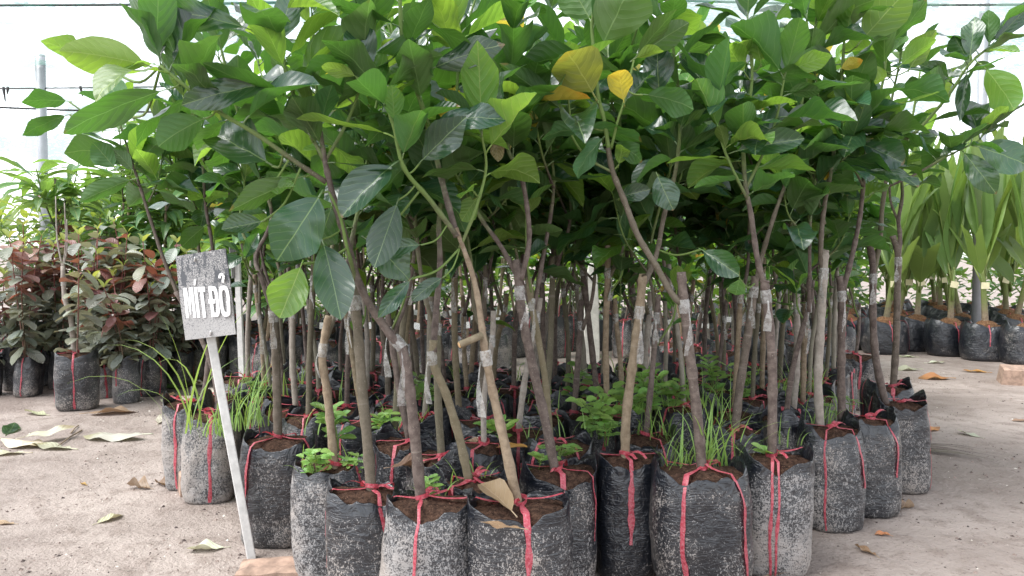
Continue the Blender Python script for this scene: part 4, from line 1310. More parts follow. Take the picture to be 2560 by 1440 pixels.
# ------------------------------------------------------------------ mango block
GROUP_M = "mango saplings in grey dusty bags"
BIGBAGS = [Bag(700 + i, 0.150, 0.125, 0.40, 'bag_dusty', dip=0.03) for i in range(4)]
def mango(x, y, seed, full, lab):
    r = random.Random(seed)
    root = thing("mango_sapling", lab, "sapling", (x, y, 0), 0, GROUP_M)
    bag = r.choice(BIGBAGS)
    add_bag(root, bag, r.uniform(0, 6.28), r.uniform(0.9, 1.05), r.uniform(0.85, 1.05), ribbons=r.sample(range(4), 2))
    zs = bag.h * 0.85 - 0.06
    lean = Vector((r.uniform(-0.12, 0.12), r.uniform(-0.08, 0.08), 0))
    r0 = r.uniform(0.013, 0.018)
    hz = r.uniform(1.35, 1.75) if full else r.uniform(1.0, 1.25)
    tp = branch_obj(root, [Vector((0, 0, zs)), lean * 0.5 + Vector((0, 0, 0.6)), lean + Vector((0, 0, hz))], r0, r0 * 0.6, 0, 0.1, 8, 7, r, name="trunk", mat=r.choice(('bark_tan', 'bark_tan', 'bark')))
    for q in range(8 if full else 2):
        a = r.uniform(0, 6.28)
        s0 = tp[r.randrange(len(tp) // 3 if full else len(tp) * 2 // 3, len(tp))]
        o = Vector((cos(a), sin(a), 0))
        e = s0 + o * r.uniform(0.08, 0.3) + Vector((0, 0, r.uniform(0.12, 0.5)))
        p = branch_obj(root, [s0, s0.lerp(e, 0.5) + o * 0.03, e], r0 * 0.45, 0.004, 0.2, 1.0, 6, 4, r)
        for kk in range(13 if full else 8):
            a2 = 2.4 * kk + r.uniform(-0.3, 0.3)
            el = r.uniform(-0.25, 0.7)
            o2 = Vector((cos(a2), sin(a2), 0))
            d = o2 * cos(el) + Vector((0, 0, sin(el)))
            t = r.uniform(0.55, 1.0)
            pos = p[int(t * (len(p) - 1))]
            add_leaf(p.obj, 'mango', 'mango', pos, d, Vector((0, 0, 1)) - d * d.z + Vector((r.uniform(-.2, .2), r.uniform(-.2, .2), 0)), r.uniform(0.26, 0.36) if full else r.uniform(0.2, 0.28), r)
    if full:
        for kk in range(14):
            a2 = 2.4 * kk
            pos = tp[r.randrange(len(tp) // 2, len(tp))]
            d = Vector((cos(a2), sin(a2), r.uniform(-0.2, 0.5)))
            add_leaf(tp.obj, 'mango', 'mango', pos, d, Vector((0, 0, 1)), r.uniform(0.24, 0.34), r)
    if not full:
        tz = 0.46
        v, f = box(0.055, 0.0012, 0.045)
        ob("name_tag", mk("name_tag", v, f, M['paper'], smooth=False), root, Matrix.Translation((lean.x * 0.3, -r0 - 0.01, tz)) @ Matrix.Rotation(r.uniform(-0.3, 0.3), 4, 'Y'))
rm = random.Random(9)
k = 0
for j in range(4):
    for i in range(10):
        x = -3.45 + i * 0.35 + (0.16 if j % 2 else 0) + rm.uniform(-0.04, 0.04)
        y = 5.35 + j * 0.42 + rm.uniform(-0.05, 0.05)
        if x < -2.0:
            y += 0.55
        k += 1
        full = x < -1.7
        mango(x, y, 7000 + k, full, "bushy mango sapling with long drooping leaves behind the reddish guava plants" if full else "tan-stemmed mango sapling with white tag behind the front jackfruit block")

# ------------------------------------------------------------------ guava plants with reddish leaves
GROUP_G = "reddish guava plants in small bags"
def guava(x, y, seed, lab, bagscale=0.95, stems=3, height=1.05, trunk=None):
    r = random.Random(seed)
    root = thing("guava_plant", lab, "sapling", (x, y, 0), 0, GROUP_G)
    bag = BAGS[r.choice((0, 1, 2, 4, 5, 7, 8))]
    add_bag(root, bag, r.uniform(0, 6.28), bagscale, bagscale * 0.9, knot=True, ribbons=r.sample(range(4), 2))
    zs = bag.h * bagscale * 0.9 - 0.05
    if trunk:
        tp = branch_obj(root, [Vector(p) for p in trunk], 0.017, 0.013, 0, 0, 9, 6, r, name="trunk", mat='bark_pale')
        top = tp[-1]
        graft_tape(tp.obj, tp[-4], Vector((0, 0, 1)), 0.0145, r, False)
        for q in range(3):
            a = r.uniform(0, 6.28)
            e = top + Vector((cos(a) * 0.06, sin(a) * 0.06, r.uniform(0.25, 0.45)))
            branch_obj(root, [top - Vector((0, 0, 0.02)), top.lerp(e, 0.4) + Vector((cos(a) * 0.02, 0, 0)), e], 0.006, 0.003, 0, 0.2, 6, 5, r, mat='bark_pale')
        stems = 1
    for q in range(stems):
        a = r.uniform(0, 6.28)
        h = height * r.uniform(0.8, 1.1)
        o = Vector((cos(a), sin(a), 0))
        p = branch_obj(root, [o * 0.015 + Vector((0, 0, zs)), o * 0.07 + Vector((0, 0, zs + (h - zs) * 0.5)), o * r.uniform(0.1, 0.22) + Vector((r.uniform(-.05, .05), r.uniform(-.05, .05), h))], 0.006, 0.0025, 0.0, 1.0, 6, 8, r, mat='bark_red', name="stem", nodes=False)
        N = len(p) - 1
        nn = 15
        for kk in range(nn):
            t = min(1.0, max(0.08, 0.10 + 0.89 * kk / (nn - 1) + (r.uniform(-.04, .04) if kk < nn - 1 else 0)))
            i = min(int(t * N), N - 1)
            pos = p[i].lerp(p[i + 1], t * N - i)
            a2 = kk * 1.57 + r.uniform(-0.3, 0.3)
            for sgn in (0, pi):
                o2 = Vector((cos(a2 + sgn), sin(a2 + sgn), 0))
                el = r.uniform(-0.75, 0.55)
                d = o2 * cos(el) + Vector((0, 0, sin(el)))
                mt = 'guava'
                if t > 0.55:
                    mt = r.choice(('guava_red', 'guava'))
                L = r.uniform(0.105, 0.155)
                if t > 0.96:
                    mt, L, d = 'guava_tip', r.uniform(0.05, 0.08), (o2 * 0.6 + Vector((0, 0, 1)))
                add_leaf(p.obj, 'guava', mt, pos, d, Vector((r.uniform(-.3, .3), r.uniform(-.3, .3), 1)), L, r)
p0 = gnd(165, 1030)
bx, by = p0.x, p0.y + 0.12
tb = [at(188, 900, by) - Vector((bx, by, 0)), at(178, 800, by) - Vector((bx, by, 0)), at(162, 745, by) - Vector((bx, by, 0)), at(157, 665, by) - Vector((bx, by, 0))]
tb = [Vector((tb[0].x, 0, 0.26))] + tb[1:]
guava(bx, by, 1, "grafted guava with a bare pale trunk in the largest guava bag", 1.12, trunk=tb)
gl = ["reddish guava plant in a tall muddy bag beside a green fallen leaf", "reddish guava plant in a grey bag touching the pale-trunked one's bag",
      "reddish guava plant squeezed behind the pale-trunked one's bag", "reddish guava plant in the smallest, mud-caked bag", "reddish guava plant spreading round leaves low towards the sign"]
for k, (px, py, bs) in enumerate(((18, 978, 0.95), (80, 968, 0.85), (240, 1000, 0.8), (296, 1012, 0.86), (358, 985, 0.85))):
    p = gnd(px, py)
    guava(p.x, p.y + 0.1, 50 + k, gl[k], bs, 3, (0.95, 1.0, 0.9, 0.85, 0.7)[k])
rg = random.Random(4)
k = 0
for j in range(3):
    for i in range(5):
        k += 1
        guava(-3.55 + i * 0.28 + rg.uniform(-.05, .05), 5.2 + j * 0.28 + rg.uniform(-.05, .05), 80 + k, "leafy reddish guava plant crowded behind the front guava bags", 0.85, 3, rg.uniform(0.95, 1.18))

# ------------------------------------------------------------------ citrus saplings and broad-leaved plants far left
def citrus(x, y, seed, lab="dense dark green citrus sapling with yellow-green shoots beyond the guava plants", grp="citrus saplings at the far left", low=0.0):
    r = random.Random(seed)
    root = thing("citrus_sapling", lab, "sapling", (x, y, 0), 0, grp)
    add_bag(root, r.choice(BAGS), r.uniform(0, 6.28), 1.05, 1.0, knot=False, ribbons=(0, 1))
    tp = branch_obj(root, [Vector((0, 0, 0.26)), Vector((0.02, 0, 0.6)), Vector((0, 0.02, 1.1))], 0.012, 0.008, 0, 0.3, 7, 6, r, name="trunk")
    for q in range(6 if not low else 9):
        a = q * 1.05 + r.uniform(-0.3, 0.3)
        o = Vector((cos(a), sin(a), 0))
        s0 = tp[r.randrange(len(tp) // 2, len(tp))] - Vector((0, 0, low * r.random()))
        e = s0 + o * r.uniform(0.12, 0.34) + Vector((0, 0, r.uniform(0.25, 0.62)))
        p = branch_obj(root, [s0, s0.lerp(e, 0.5) + o * 0.05, e], 0.005, 0.0025, 0.5, 1.0, 5, 5, r, nodes=False)
        N = len(p) - 1
        for kk in range(13):
            t = 0.15 + 0.85 * kk / 12
            pos = p[min(int(t * N), N)]
            a2 = kk * 2.4 + r.uniform(-.3, .3)
            el = r.uniform(-0.4, 0.9)
            d = Vector((cos(a2) * cos(el), sin(a2) * cos(el), sin(el)))
            add_leaf(p.obj, 'citrus', 'citrus_tip' if t > 0.82 else 'citrus', pos, d, Vector((r.uniform(-.3, .3), r.uniform(-.3, .3), 1)), r.uniform(0.10, 0.15), r)
rc = random.Random(14)
for k in range(11):
    citrus(-5.6 + (k % 6) * 0.44 + rc.uniform(-.08, .08), 7.4 + (k // 6) * 0.55 + rc.uniform(-.1, .1), 300 + k)

for k in range(15):
    citrus(-2.3 + k * 0.42 + rc.uniform(-.1, .1), 9.0 + (k % 2) * 0.4, 340 + k, "leafy citrus sapling closing the view behind the tagged jackfruit saplings", "citrus saplings at the back", 0.85)
# long pleated fronds of coconut seedlings
def frond_geo(L, wd, bend, split, seed, nv=14, nu=12, fold=0.5):
    r = random.Random(seed)
    mb = MB()
    st = 0.22 * L
    pv, pf, pu = tube([Vector((0, t * st, 0)) for t in (0, 0.5, 1.0)], [0.011, 0.009, 0.006], 6)
    mb.add(pv, pf, [(0.5, -0.5)] * len(pv))
    pos = Vector((0, st, 0))
    v, u, f = [], [], []
    for j in range(nv + 1):
        t = j / nv
        w_ = wd * min(1.0, 0.12 + 2.2 * t ** 0.8) * (1 - 0.25 * t)
        hd = -bend * t ** 1.6
        n = Vector((0, -sin(hd), cos(hd)))
        d = Vector((0, cos(hd), sin(hd)))
        for i in range(nu + 1):
            s = -1 + 2 * i / nu
            ext = split * L * (0.28 * abs(s) - 0.28) * max(0, t - 0.45) / 0.55
            if abs(s) < 1e-6:
                ext *= 1.3
            spread = 1 + 0.5 * max(0, t - 0.5)
            z = fold * abs(s) * w_ + (0.010 if i % 2 else -0.004) * min(1, t * 3) - 0.2 * w_ * s * s
            v.append(pos + Vector((s * w_ * spread, 0, 0)) + n * z + d * ext * 0.8)
            u.append((0.5 + 0.5 * s, t))
        pos = pos + d * L * (1 - 0.22) / nv
    for j in range(nv):
        for i in range(nu):
            if split and j >= nv - 4 and i in (nu // 2 - 1, nu // 2) and (j >= nv - 3):
                continue
            q = j * (nu + 1) + i
            f.append((q, q + 1, q + nu + 2, q + nu + 1))
    mb.add(v, f, u)
    return mb
FR = [frond_geo(1.0, rw, rbend, 1.0, 40 + i, fold=fo).mesh("frond", M['coco']) for i, (rw, rbend, fo) in enumerate(((0.115, 0.15, 0.6), (0.14, 0.4, 0.45), (0.10, 0.08, 0.8), (0.13, 0.7, 0.4), (0.125, 0.28, 0.5)))]
GROUP_C = "coconut seedlings in glossy black bags on the right"
CBAGS = [Bag(800 + i, 0.215, 0.16, 0.33, 'bag_clean', dip=0.02, soilmat='coir', nexp=3.0, full=0.02, arms=d2(-100 + 12 * i, -30, 80, 170)) for i in range(3)]
def coconut(x, y, seed, lab, h=1.0, rz=0.0):
    r = random.Random(seed)
    root = thing("coconut_seedling", lab, "seedling", (x, y, 0), 0, GROUP_C)
    b = CBAGS[seed % 3]
    add_bag(root, b, rz, r.uniform(0.92, 1.02), 1.0, knot=False, ribbons=(0, 1) if r.random() < 0.5 else (0,))
    lean = Vector((r.uniform(-0.12, 0.12), r.uniform(-0.1, 0.1), 0))
    v, f, u = tube(spline([Vector((0, 0, 0.27)), Vector((lean.x * 0.4, lean.y * 0.4, 0.5)), Vector((lean.x, lean.y, 0.85))], 5), [0.032 - 0.0012 * i for i in range(11)], 9, [0.1 + 0.09 * i for i in range(11)])
    ob("stem", mk("stem", v, f, M['bark_tan'], u), root)
    # husk of the nut, half buried
    vv, ff = [], []
    for j in range(7):
        for k in range(12):
            a, e = 2 * pi * k / 12, -0.3 + 1.85 * j / 6
            q = 0.085 * (1 + 0.08 * noise.noise((cos(a) * 2, sin(a) * 2, e + seed)))
            vv.append(Vector((q * 1.25 * cos(a) * cos(e), q * sin(a) * cos(e), 0.30 + q * 0.75 * sin(e))))
    for j in range(6):
        for k in range(12):
            ff.append((j * 12 + k, j * 12 + (k + 1) % 12, (j + 1) * 12 + (k + 1) % 12, (j + 1) * 12 + k))
    ob("husk", mk("husk", vv, ff, M['coir']), root)
    for q in range(r.choice((7, 8, 9))):
        a = q * 2.4 + r.uniform(-.4, .4)
        el = radians(r.uniform(70, 89)) if q < 6 else radians(r.uniform(40, 65))
        o = Vector((cos(a), sin(a), 0))
        d = o * cos(el) + Vector((0, 0, sin(el)))
        pos = lean * r.uniform(0.6, 1.0) + Vector((0, 0, r.uniform(0.5, 0.84)))
        L = r.uniform(1.05, 1.5) * h * (0.6 if q >= 6 else 1.0)
        ob("frond", FR[r.randrange(5)], root, frame(pos, d, -o * 0.9 + Vector((0, 0, 0.5)), L), tint(r))
    v, f = box(0.075, 0.0015, 0.06)
    ob("name_tag", mk("name_tag", v, f, M['paper_yellow'], smooth=False), root, Matrix.Translation((lean.x * 0.8, lean.y * 0.8 - 0.035, 0.68)) @ Matrix.Rotation(r.uniform(-.3, .3), 4, 'Y'))
cl = ["coconut seedling in front with coir showing over its torn bag rim", "coconut seedling whose bag touches a rust-brown husk heap", "coconut seedling with low drooping pale fronds at its foot",
      "coconut seedling nearest the reddish brick", "coconut seedling whose bag stands beside the tagged jackfruit saplings"]
for k, (px, py) in enumerate(((2490, 905), (2398, 893), (2312, 880), (2600, 915), (2232, 888))):
    p = gnd(px, py)
    coconut(p.x, p.y + 0.16, 3 + k, cl[k], 1.0, 0.15 * (k % 3 - 1))
rk = random.Random(31)
k = 0
for j in range(5):
    for i in range(6):
        k += 1
        coconut(2.9 + i * 0.58 + (0.25 if j % 2 else 0) + rk.uniform(-.08, .08), 7.85 + j * 0.65 + rk.uniform(-.1, .1), 20 + k, "tall coconut seedling crowded in the rows behind the front coconut bags", rk.uniform(0.95, 1.2), rk.uniform(-.3, .3))
# pale broad-leaved seedlings far left
for k, (x, y) in enumerate(((-7.2, 10.2), (-6.3, 10.6), (-5.5, 10.0), (-4.6, 10.8), (-3.9, 10.2), (-3.2, 10.7))):
    r = random.Random(60 + k)
    root = thing("palm_seedling", "pale upright palm seedling far behind the citrus saplings", "seedling", (x, y, 0), 0, "palm seedlings at the far left")
    add_bag(root, CBAGS[k % 3], 0, 0.9, 1.0, knot=False, ribbons=(0,))
    v, f, u = tube([Vector((0, 0, 0.28)), Vector((0, 0, 0.6)), Vector((0.01, 0, 0.9))], [0.03, 0.025, 0.02], 8, [0.2, 0.6, 1])
    ob("stem", mk("stem", v, f, M['bark_tan'], u), root)
    for q in range(7):
        a = q * 2.4
        el = radians(r.uniform(55, 85))
        o = Vector((cos(a), sin(a), 0))
        ob("frond", FR[r.randrange(5)], root, frame(Vector((0, 0, 0.7)), o * cos(el) + Vector((0, 0, sin(el))), -o + Vector((0, 0, 0.4)), r.uniform(1.0, 1.5)), tint(r, 1.0, 1.25))

# far rows of nursery plants that read as one mass of leaves
rh = random.Random(90)
HM = MB()
lg = [leaf_geo(0.5, 0.7, 0.6, 0.25, 0.4, 0.1, 0.1, 70 + i, nv=3, nu=2, pet=0.0) for i in range(3)]
for k in range(4200):
    x = rh.uniform(-3.4, 10.5)
    y = 11.4 + rh.uniform(0, 1.1) ** 1.5
    topz = 1.25 + 0.35 * noise.noise((x * 0.9, 1.0, 4.0)) + 0.15 * noise.noise((x * 4, 2.0, 4.0))
    z = topz * rh.random() ** 0.75
    a, el = rh.uniform(0, 6.28), rh.uniform(-0.7, 0.6)
    d = Vector((cos(a) * cos(el), sin(a) * cos(el), sin(el)))
    m4 = frame(Vector((x, y, max(0.06, z))), d, Vector((rh.uniform(-.4, .4), rh.uniform(-.4, .4), 1)), rh.uniform(0.13, 0.22))
    gq = lg[k % 3]
    HM.add([m4 @ q for q in gq.v], gq.f, gq.u)
o = ob("distant_plants", HM.mesh("distant_plants", M['citrus']))
o["kind"] = "stuff"
o["label"] = "mass of green nursery plants closing the far side of the yard"

# ------------------------------------------------------------------ shade net, posts, wires
def net_mat():
    m = NT("woven shade net")
    tc = m.n("ShaderNodeTexCoord")
    v = tc.outputs["Object"]
    sp = m.n("ShaderNodeSeparateXYZ", {0: v})
    n1 = m.noise(m.n("ShaderNodeVectorMath", {0: v, 1: (14.0, 60.0, 60.0)}, operation='MULTIPLY').outputs[0], 1.0, 3.0, 0.7)
    n2 = m.noise(v, 0.7, 3.0)
    band = m.noise(m.n("ShaderNodeVectorMath", {0: v, 1: (1.7, 0.12, 1.0)}, operation='MULTIPLY').outputs[0], 1.0, 1.0)
    dense = m.ramp(band, 0.42, 0.60)
    thread = m.ramp(m.math('ADD', n1, m.math('MULTIPLY', dense, 0.16)), 0.50, 0.60)
    col = m.mix(m.ramp(n2, 0.35, 0.65), (0.05, 0.17, 0.13), (0.22, 0.33, 0.27))
    tr = m.n("ShaderNodeBsdfTranslucent", {"Color": col})
    df = m.n("ShaderNodeBsdfDiffuse", {"Color": col})
    a = m.n("ShaderNodeMixShader", {0: 0.6, 1: df.outputs[0], 2: tr.outputs[0]})
    tp = m.n("ShaderNodeBsdfTransparent")
    mx = m.n("ShaderNodeMixShader", {0: m.math('MULTIPLY', thread, 0.68), 1: tp.outputs[0], 2: a.outputs[0]})
    m.set(m.out.inputs["Surface"], mx.outputs[0])
    return m.m
M['net'] = net_mat()
M['pipe'] = simple("grey steel pipe", (0.42, 0.43, 0.46), 0.45, 0.3, var=0.08, nscale=12)
M['wire'] = simple("dark wire", (0.06, 0.055, 0.06), 0.6)
def netsheet(x0, x1, y0, y1, z, sag, lab, drop=0.0):
    nx_, ny_ = 28, 28
    v, f = [], []
    for j in range(ny_ + 1):
        for i in range(nx_ + 1):
            a, b = i / nx_, j / ny_
            zz = z - sag * (sin(pi * ((a * 4) % 1)) * 0.5 + sin(pi * ((b * 3) % 1)) * 0.5) + 0.05 * noise.noise((a * 9, b * 9, x0))
            v.append((x0 + (x1 - x0) * a, y0 + (y1 - y0) * b, zz))
    for j in range(ny_):
        for i in range(nx_):
            q = j * (nx_ + 1) + i
            f.append((q, q + 1, q + nx_ + 2, q + nx_ + 1))
    if drop:
        n0 = len(v)
        nd = 5
        for j in range(1, nd + 1):
            for i in range(nx_ + 1):
                px, py, pz = v[ny_ * (nx_ + 1) + i]
                t = j / nd
                v.append((px, py + 0.06 * sin(i * 1.3) * t, pz - drop * t * (1 + 0.12 * sin(i * 0.9))))
        for j in range(nd):
            for i in range(nx_):
                a = (ny_ * (nx_ + 1) + i) if j == 0 else n0 + (j - 1) * (nx_ + 1) + i
                b = n0 + j * (nx_ + 1) + i
                f.append((a, a + 1, b + 1, b))
    o = ob("shade_net", mk("shade_net", v, f, M['net']))
    tag(o, lab, "net", "shade nets stretched overhead")
netsheet(-9.5, -1.2, 5.5, 11.6, 3.25, 0.12, "teal shade net sagging overhead above the mango and guava plants", 0.75)
netsheet(1.6, 9.5, 6.0, 12.5, 3.45, 0.14, "teal shade net stretched overhead above the coconut seedlings", 0.55)
def pole(px, Y, top, rad, lab):
    p = at(px, 600, Y)
    root = thing("roof_post", lab, "post", (p.x, Y, 0))
    v, f, u = tube([Vector((0, 0, -0.05)), Vector((0, 0, top * 0.5)), Vector((0, 0, top))], [rad] * 3, 14)
    ob("pipe", mk("pipe", v, f, M['pipe'], u), root)
    mbk = MB()
    for a in (-0.008, 0.012, 0.03):
        v, f, u = tube([Vector((cos(t * pi / 6) * (rad + 0.004), sin(t * pi / 6) * (rad + 0.004), 1.62 + a + 0.01 * sin(t))) for t in range(13)], [0.004] * 13, 5)
        mbk.add(v, f, u)
    ob("tie", mbk.mesh("tie", M['ribbon']), root)
pole(112, 9.0, 3.3, 0.055, "grey steel roof post rising behind the citrus saplings")
pole(2446, 7.6, 3.5, 0.045, "grey steel roof post rising behind the coconut seedlings")
def wire(a, b, sag, rad, lab, knots=0):
    pts = [Vector(a).lerp(Vector(b), t / 10) - Vector((0, 0, sag * 4 * (t / 10) * (1 - t / 10))) for t in range(11)]
    mbw = MB()
    v, f, u = tube(pts, [rad] * 11, 6)
    mbw.add(v, f, u)
    rw = random.Random(int(abs(a[0]) * 100))
    for k in range(knots):
        p = pts[rw.randrange(1, 10)] + Vector((rw.uniform(-.1, .1), 0, 0))
        v, f, u = tube([p + Vector((0, 0, 0.02)), p, p + Vector((rw.uniform(-.03, .03), 0, -rw.uniform(0.05, 0.16)))], [rad * 1.6, rad * 2.2, rad * 0.6], 6)
        mbw.add(v, f, u)
    o = ob("wire", mbw.mesh("wire", M['wire']))
    tag(o, lab, "wire", "wires carrying the shade net")
wire((-9.5, 9.0, 2.92), (-0.5, 9.0, 3.02), 0.05, 0.008, "straight dark wire crossing behind the post under the shade net", 3)
wire((-9.0, 6.6, 2.6), (-3.4, 11.4, 3.1), 0.15, 0.011, "slanting dark wire under the teal net with hanging knots", 4)
wire((-9.0, 7.0, 3.28), (-2.0, 7.0, 3.25), 0.04, 0.012, "dark wire on the near part of the teal net with torn scraps", 5)
wire((1.0, 7.4, 3.42), (9.0, 7.4, 3.5), 0.10, 0.012, "dark wire above the coconut seedlings by the roof post", 2)

# ------------------------------------------------------------------ kerb, stone post, bricks
M['concrete'] = simple("weathered concrete", (0.42, 0.37, 0.31), 0.9, var=0.3, nscale=14, bump=0.4)
M['brick'] = simple("dusty red brick", (0.30, 0.205, 0.155), 0.9, var=0.3, nscale=22, bump=0.5)
def slab(name, cx, cy, sx, sy, sz, rz, mat, lab, cat, tilt=0.0, seed=0, z0=0.0, groove=False):
    nx_, ny_ = max(4, int(sx / 0.03)), max(4, int(sy / 0.03))
    v, f = [], []
    for top in (0, 1):
        for j in range(ny_ + 1):
            for i in range(nx_ + 1):
                x, y = (i / nx_ - 0.5) * sx, (j / ny_ - 0.5) * sy
                ed = min(i, nx_ - i, 1) * min(j, ny_ - j, 1)
                k = 1 if ed else 0.985
                z = (sz - (0 if ed else 0.006) + 0.006 * noise.noise((x * 25 + seed, y * 25, 0))) if top else -0.02
                if groove and top and abs(j - ny_ // 2) < 1:
                    z -= 0.006
                k *= 1 - (0.10 if top and name == 'brick' else 0)
                v.append((x * k + 0.004 * noise.noise((x * 30, y * 30, seed + top)), y * k + 0.004 * noise.noise((x * 30, y * 30, seed + 4)), z))
    n0 = (nx_ + 1) * (ny_ + 1)
    for j in range(ny_):
        for i in range(nx_):
            a = j * (nx_ + 1) + i
            f.append((a, a + nx_ + 1, a + nx_ + 2, a + 1))
            f.append((n0 + a, n0 + a + 1, n0 + a + nx_ + 2, n0 + a + nx_ + 1))
    ring = [i for i in range(nx_ + 1)] + [j * (nx_ + 1) + nx_ for j in range(1, ny_ + 1)] + [ny_ * (nx_ + 1) + i for i in range(nx_ - 1, -1, -1)] + [j * (nx_ + 1) for j in range(ny_ - 1, 0, -1)]
    for a, b in zip(ring, ring[1:] + ring[:1]):
        f.append((a, b, b + n0, a + n0))
    o = ob(name, mk(name, v, f, M[mat], smooth=False))
    o.location = (cx, cy, z0)
    o.rotation_euler = (tilt, 0, rz)
    return tag(o, lab, cat)
slab("concrete_kerb", -0.55, 4.92, 2.9, 0.16, 0.09, 0.03, 'concrete', "low weathered concrete kerb running behind the front block's rear bags", "kerb", seed=3)
p = gnd(690, 1452)
slab("brick", p.x, p.y + 0.02, 0.25, 0.14, 0.045, 0.12, 'brick', "dusty red brick half sunk at the foot of the leaning sign post", "brick", seed=8, groove=True)
p = gnd(2560, 965)
slab("brick", p.x + 0.12, p.y + 0.1, 0.42, 0.26, 0.12, -0.45, 'brick', "large reddish broken brick on bare ground facing the coconut bags", "brick", seed=12, tilt=0.06)
p = gnd(444, 1232)
slab("brick", p.x + 0.02, p.y + 0.02, 0.05, 0.16, 0.085, 0.5, 'brick', "small orange brick piece wedged against the corner bag", "brick", seed=15)
p = gnd(480, 1025)
slab("stone_slab", p.x, p.y + 0.15, 0.34, 0.2, 0.05, 0.2, 'concrete', "flat pale stone slab beside the tall grass clump", "stone", seed=19)
# stone marker post
root_p = at(1478, 900, 5.35)
v, f = [], []
for j, (z, wx) in enumerate(((-0.03, 0.062), (0.3, 0.056), (0.62, 0.048), (0.80, 0.040), (0.90, 0.018))):
    for sx_, sy_ in ((-1, -1), (1, -1), (1, 1), (-1, 1)):
        v.append((sx_ * wx, sy_ * wx * 0.7, z))
for j in range(4):
    for k in range(4):
        f.append((j * 4 + k, j * 4 + (k + 1) % 4, j * 4 + 4 + (k + 1) % 4, j * 4 + 4 + k))
f += [(3, 2, 1, 0), (16, 17, 18, 19)]
M['palestone'] = simple("pale cement", (0.60, 0.58, 0.53), 0.85, var=0.15, nscale=18, bump=0.3)
o = ob("marker_post", mk("marker_post", v, f, M['palestone'], smooth=False))
o.location = (root_p.x, 5.35, 0)
bvm = o.modifiers.new("edge", 'BEVEL'); bvm.width = 0.006; bvm.segments = 2
tag(o, "pale pointed cement marker post standing between the blocks of saplings", "post")

# ------------------------------------------------------------------ fallen leaves and debris
def fallen(px, py, L, rz, mat, lab, kind='fallen', z=None, idx=None, seed=0, flip=False, tiltx=0.0, group=None):
    r = random.Random(int(px * 7 + py))
    p = gnd(px, py, z or 0.0)
    i = r.randrange(len(LEAF[kind])) if idx is None else idx
    me = leaf_mesh(kind, i, mat)
    o = ob("fallen_leaf", me)
    m = Matrix.Rotation(rz, 4, 'Z') @ Matrix.Rotation(tiltx, 4, 'X') @ Matrix.Rotation(pi if flip else 0, 4, 'Y')
    mz = min((m @ (vv.co * L)).z for vv in me.vertices)
    base = z if z is not None else gz(p.x, p.y)
    ctr = sum(((m @ (vv.co * L)) for vv in me.vertices), Vector()) / len(me.vertices)
    o.matrix_basis = Matrix.Translation((p.x - ctr.x, p.y - ctr.y, base - mz + (0.001 if z is None else 0.002))) @ m @ Matrix.Diagonal((L, L, L, 1))
    o.color = tint(r)
    tag(o, lab, "leaf", group or "fallen leaves lying on the ground")
fallen(45, 1112, 0.30, -1.9, 'dry_pale', "long bleached fallen leaf lowest in the pale leaf pile on the bare ground", flip=True)
fallen(112, 1088, 0.24, -0.6, 'dry_pale', "pale yellow fallen leaf lying across the bleached leaf pile", z=0.035)
fallen(140, 1122, 0.24, 1.3, 'dry_pale', "bleached leaf with a green tip at the pile's edge")
fallen(25, 1080, 0.2, 0.4, 'jack', "curled dark green fallen leaf behind the bleached leaf pile")
fallen(20, 1135, 0.2, 1.7, 'dry_pale', "small bleached leaf poking out under the pale leaf pile")
fallen(268, 1035, 0.27, -1.3, 'dry', "long brownish-green fallen leaf in front of the smallest guava bag")
fallen(300, 1098, 0.32, 1.5, 'dry_pale', "long grey-green curled leaf alone on the bare ground", flip=True)
fallen(405, 1052, 0.2, 0.2, 'dry_pale', "pale leaf tented beside the stone slab")
fallen(268, 1300, 0.10, -0.5, 'dry_pale', "small pale yellow leaf alone on the damp ground")
fallen(525, 1372, 0.115, 1.9, 'dry_pale', "pale yellow leaf by the brick at the sign's foot")
fallen(352, 1222, 0.11, 1.4, 'dry', "brown curled leaf flat on the damp ground", kind='crisp')
fallen(415, 1215, 0.11, 0.9, 'dry', "withered dark leaf beside the small orange brick piece", kind='crisp')
fallen(15, 1305, 0.09, 1.4, 'dry', "thin dark brown leaf sliver on the damp ground")
fallen(95, 1035, 0.18, 1.2, 'dry_pale', "white bleached leaf at the foot of the largest guava bag")
fallen(210, 1210, 0.05, 1.0, 'dry_orange', "tiny orange-brown leaf scrap on the bare ground", kind='crisp')
fallen(2345, 947, 0.24, 1.5, 'dry_orange', "large orange-brown fallen leaf on bare ground facing the coconut bags")
fallen(2445, 930, 0.18, 1.2, 'dry_orange', "orange curled leaf beside the large broken brick")
fallen(2325, 1076, 0.12, -1.2, 'dry_orange', "small orange-brown leaf by the Y-forked sapling's bag")
fallen(2428, 1088, 0.13, 0.4, 'dry_pale', "whitish torn leaf on the bare ground")
fallen(2272, 893, 0.16, 1.4, 'dry_pale', "pale green fallen leaf in front of the coconut bags")
fallen(2336, 908, 0.18, -1.4, 'dry_pale', "cream fallen leaf between the coconut bags and the orange leaf")
fallen(2275, 925, 0.2, 1.6, 'dry_pale', "pale twisted leaf pair by the last bag of the outer row")
fallen(2172, 1288, 0.11, 1.3, 'dry_pale', "cream leaf tucked under the outer row's bag")
fallen(2252, 1272, 0.11, -1.2, 'dry', "dark withered leaf under an outer-row bag, next to a cream leaf", kind='crisp')
fallen(2168, 1380, 0.085, 0.4, 'dry', "grey crumpled dead leaf alone on the damp ground", kind='crisp')
fallen(1955, 1440, 0.14, -1.2, 'dry', "tan dry leaf lying against the bag with hanging ribbon ends")
fallen(2210, 1340, 0.05, 1.2, 'dry_orange', "tiny tan leaf scrap on the damp ground near the crumpled dead leaf", kind='crisp')
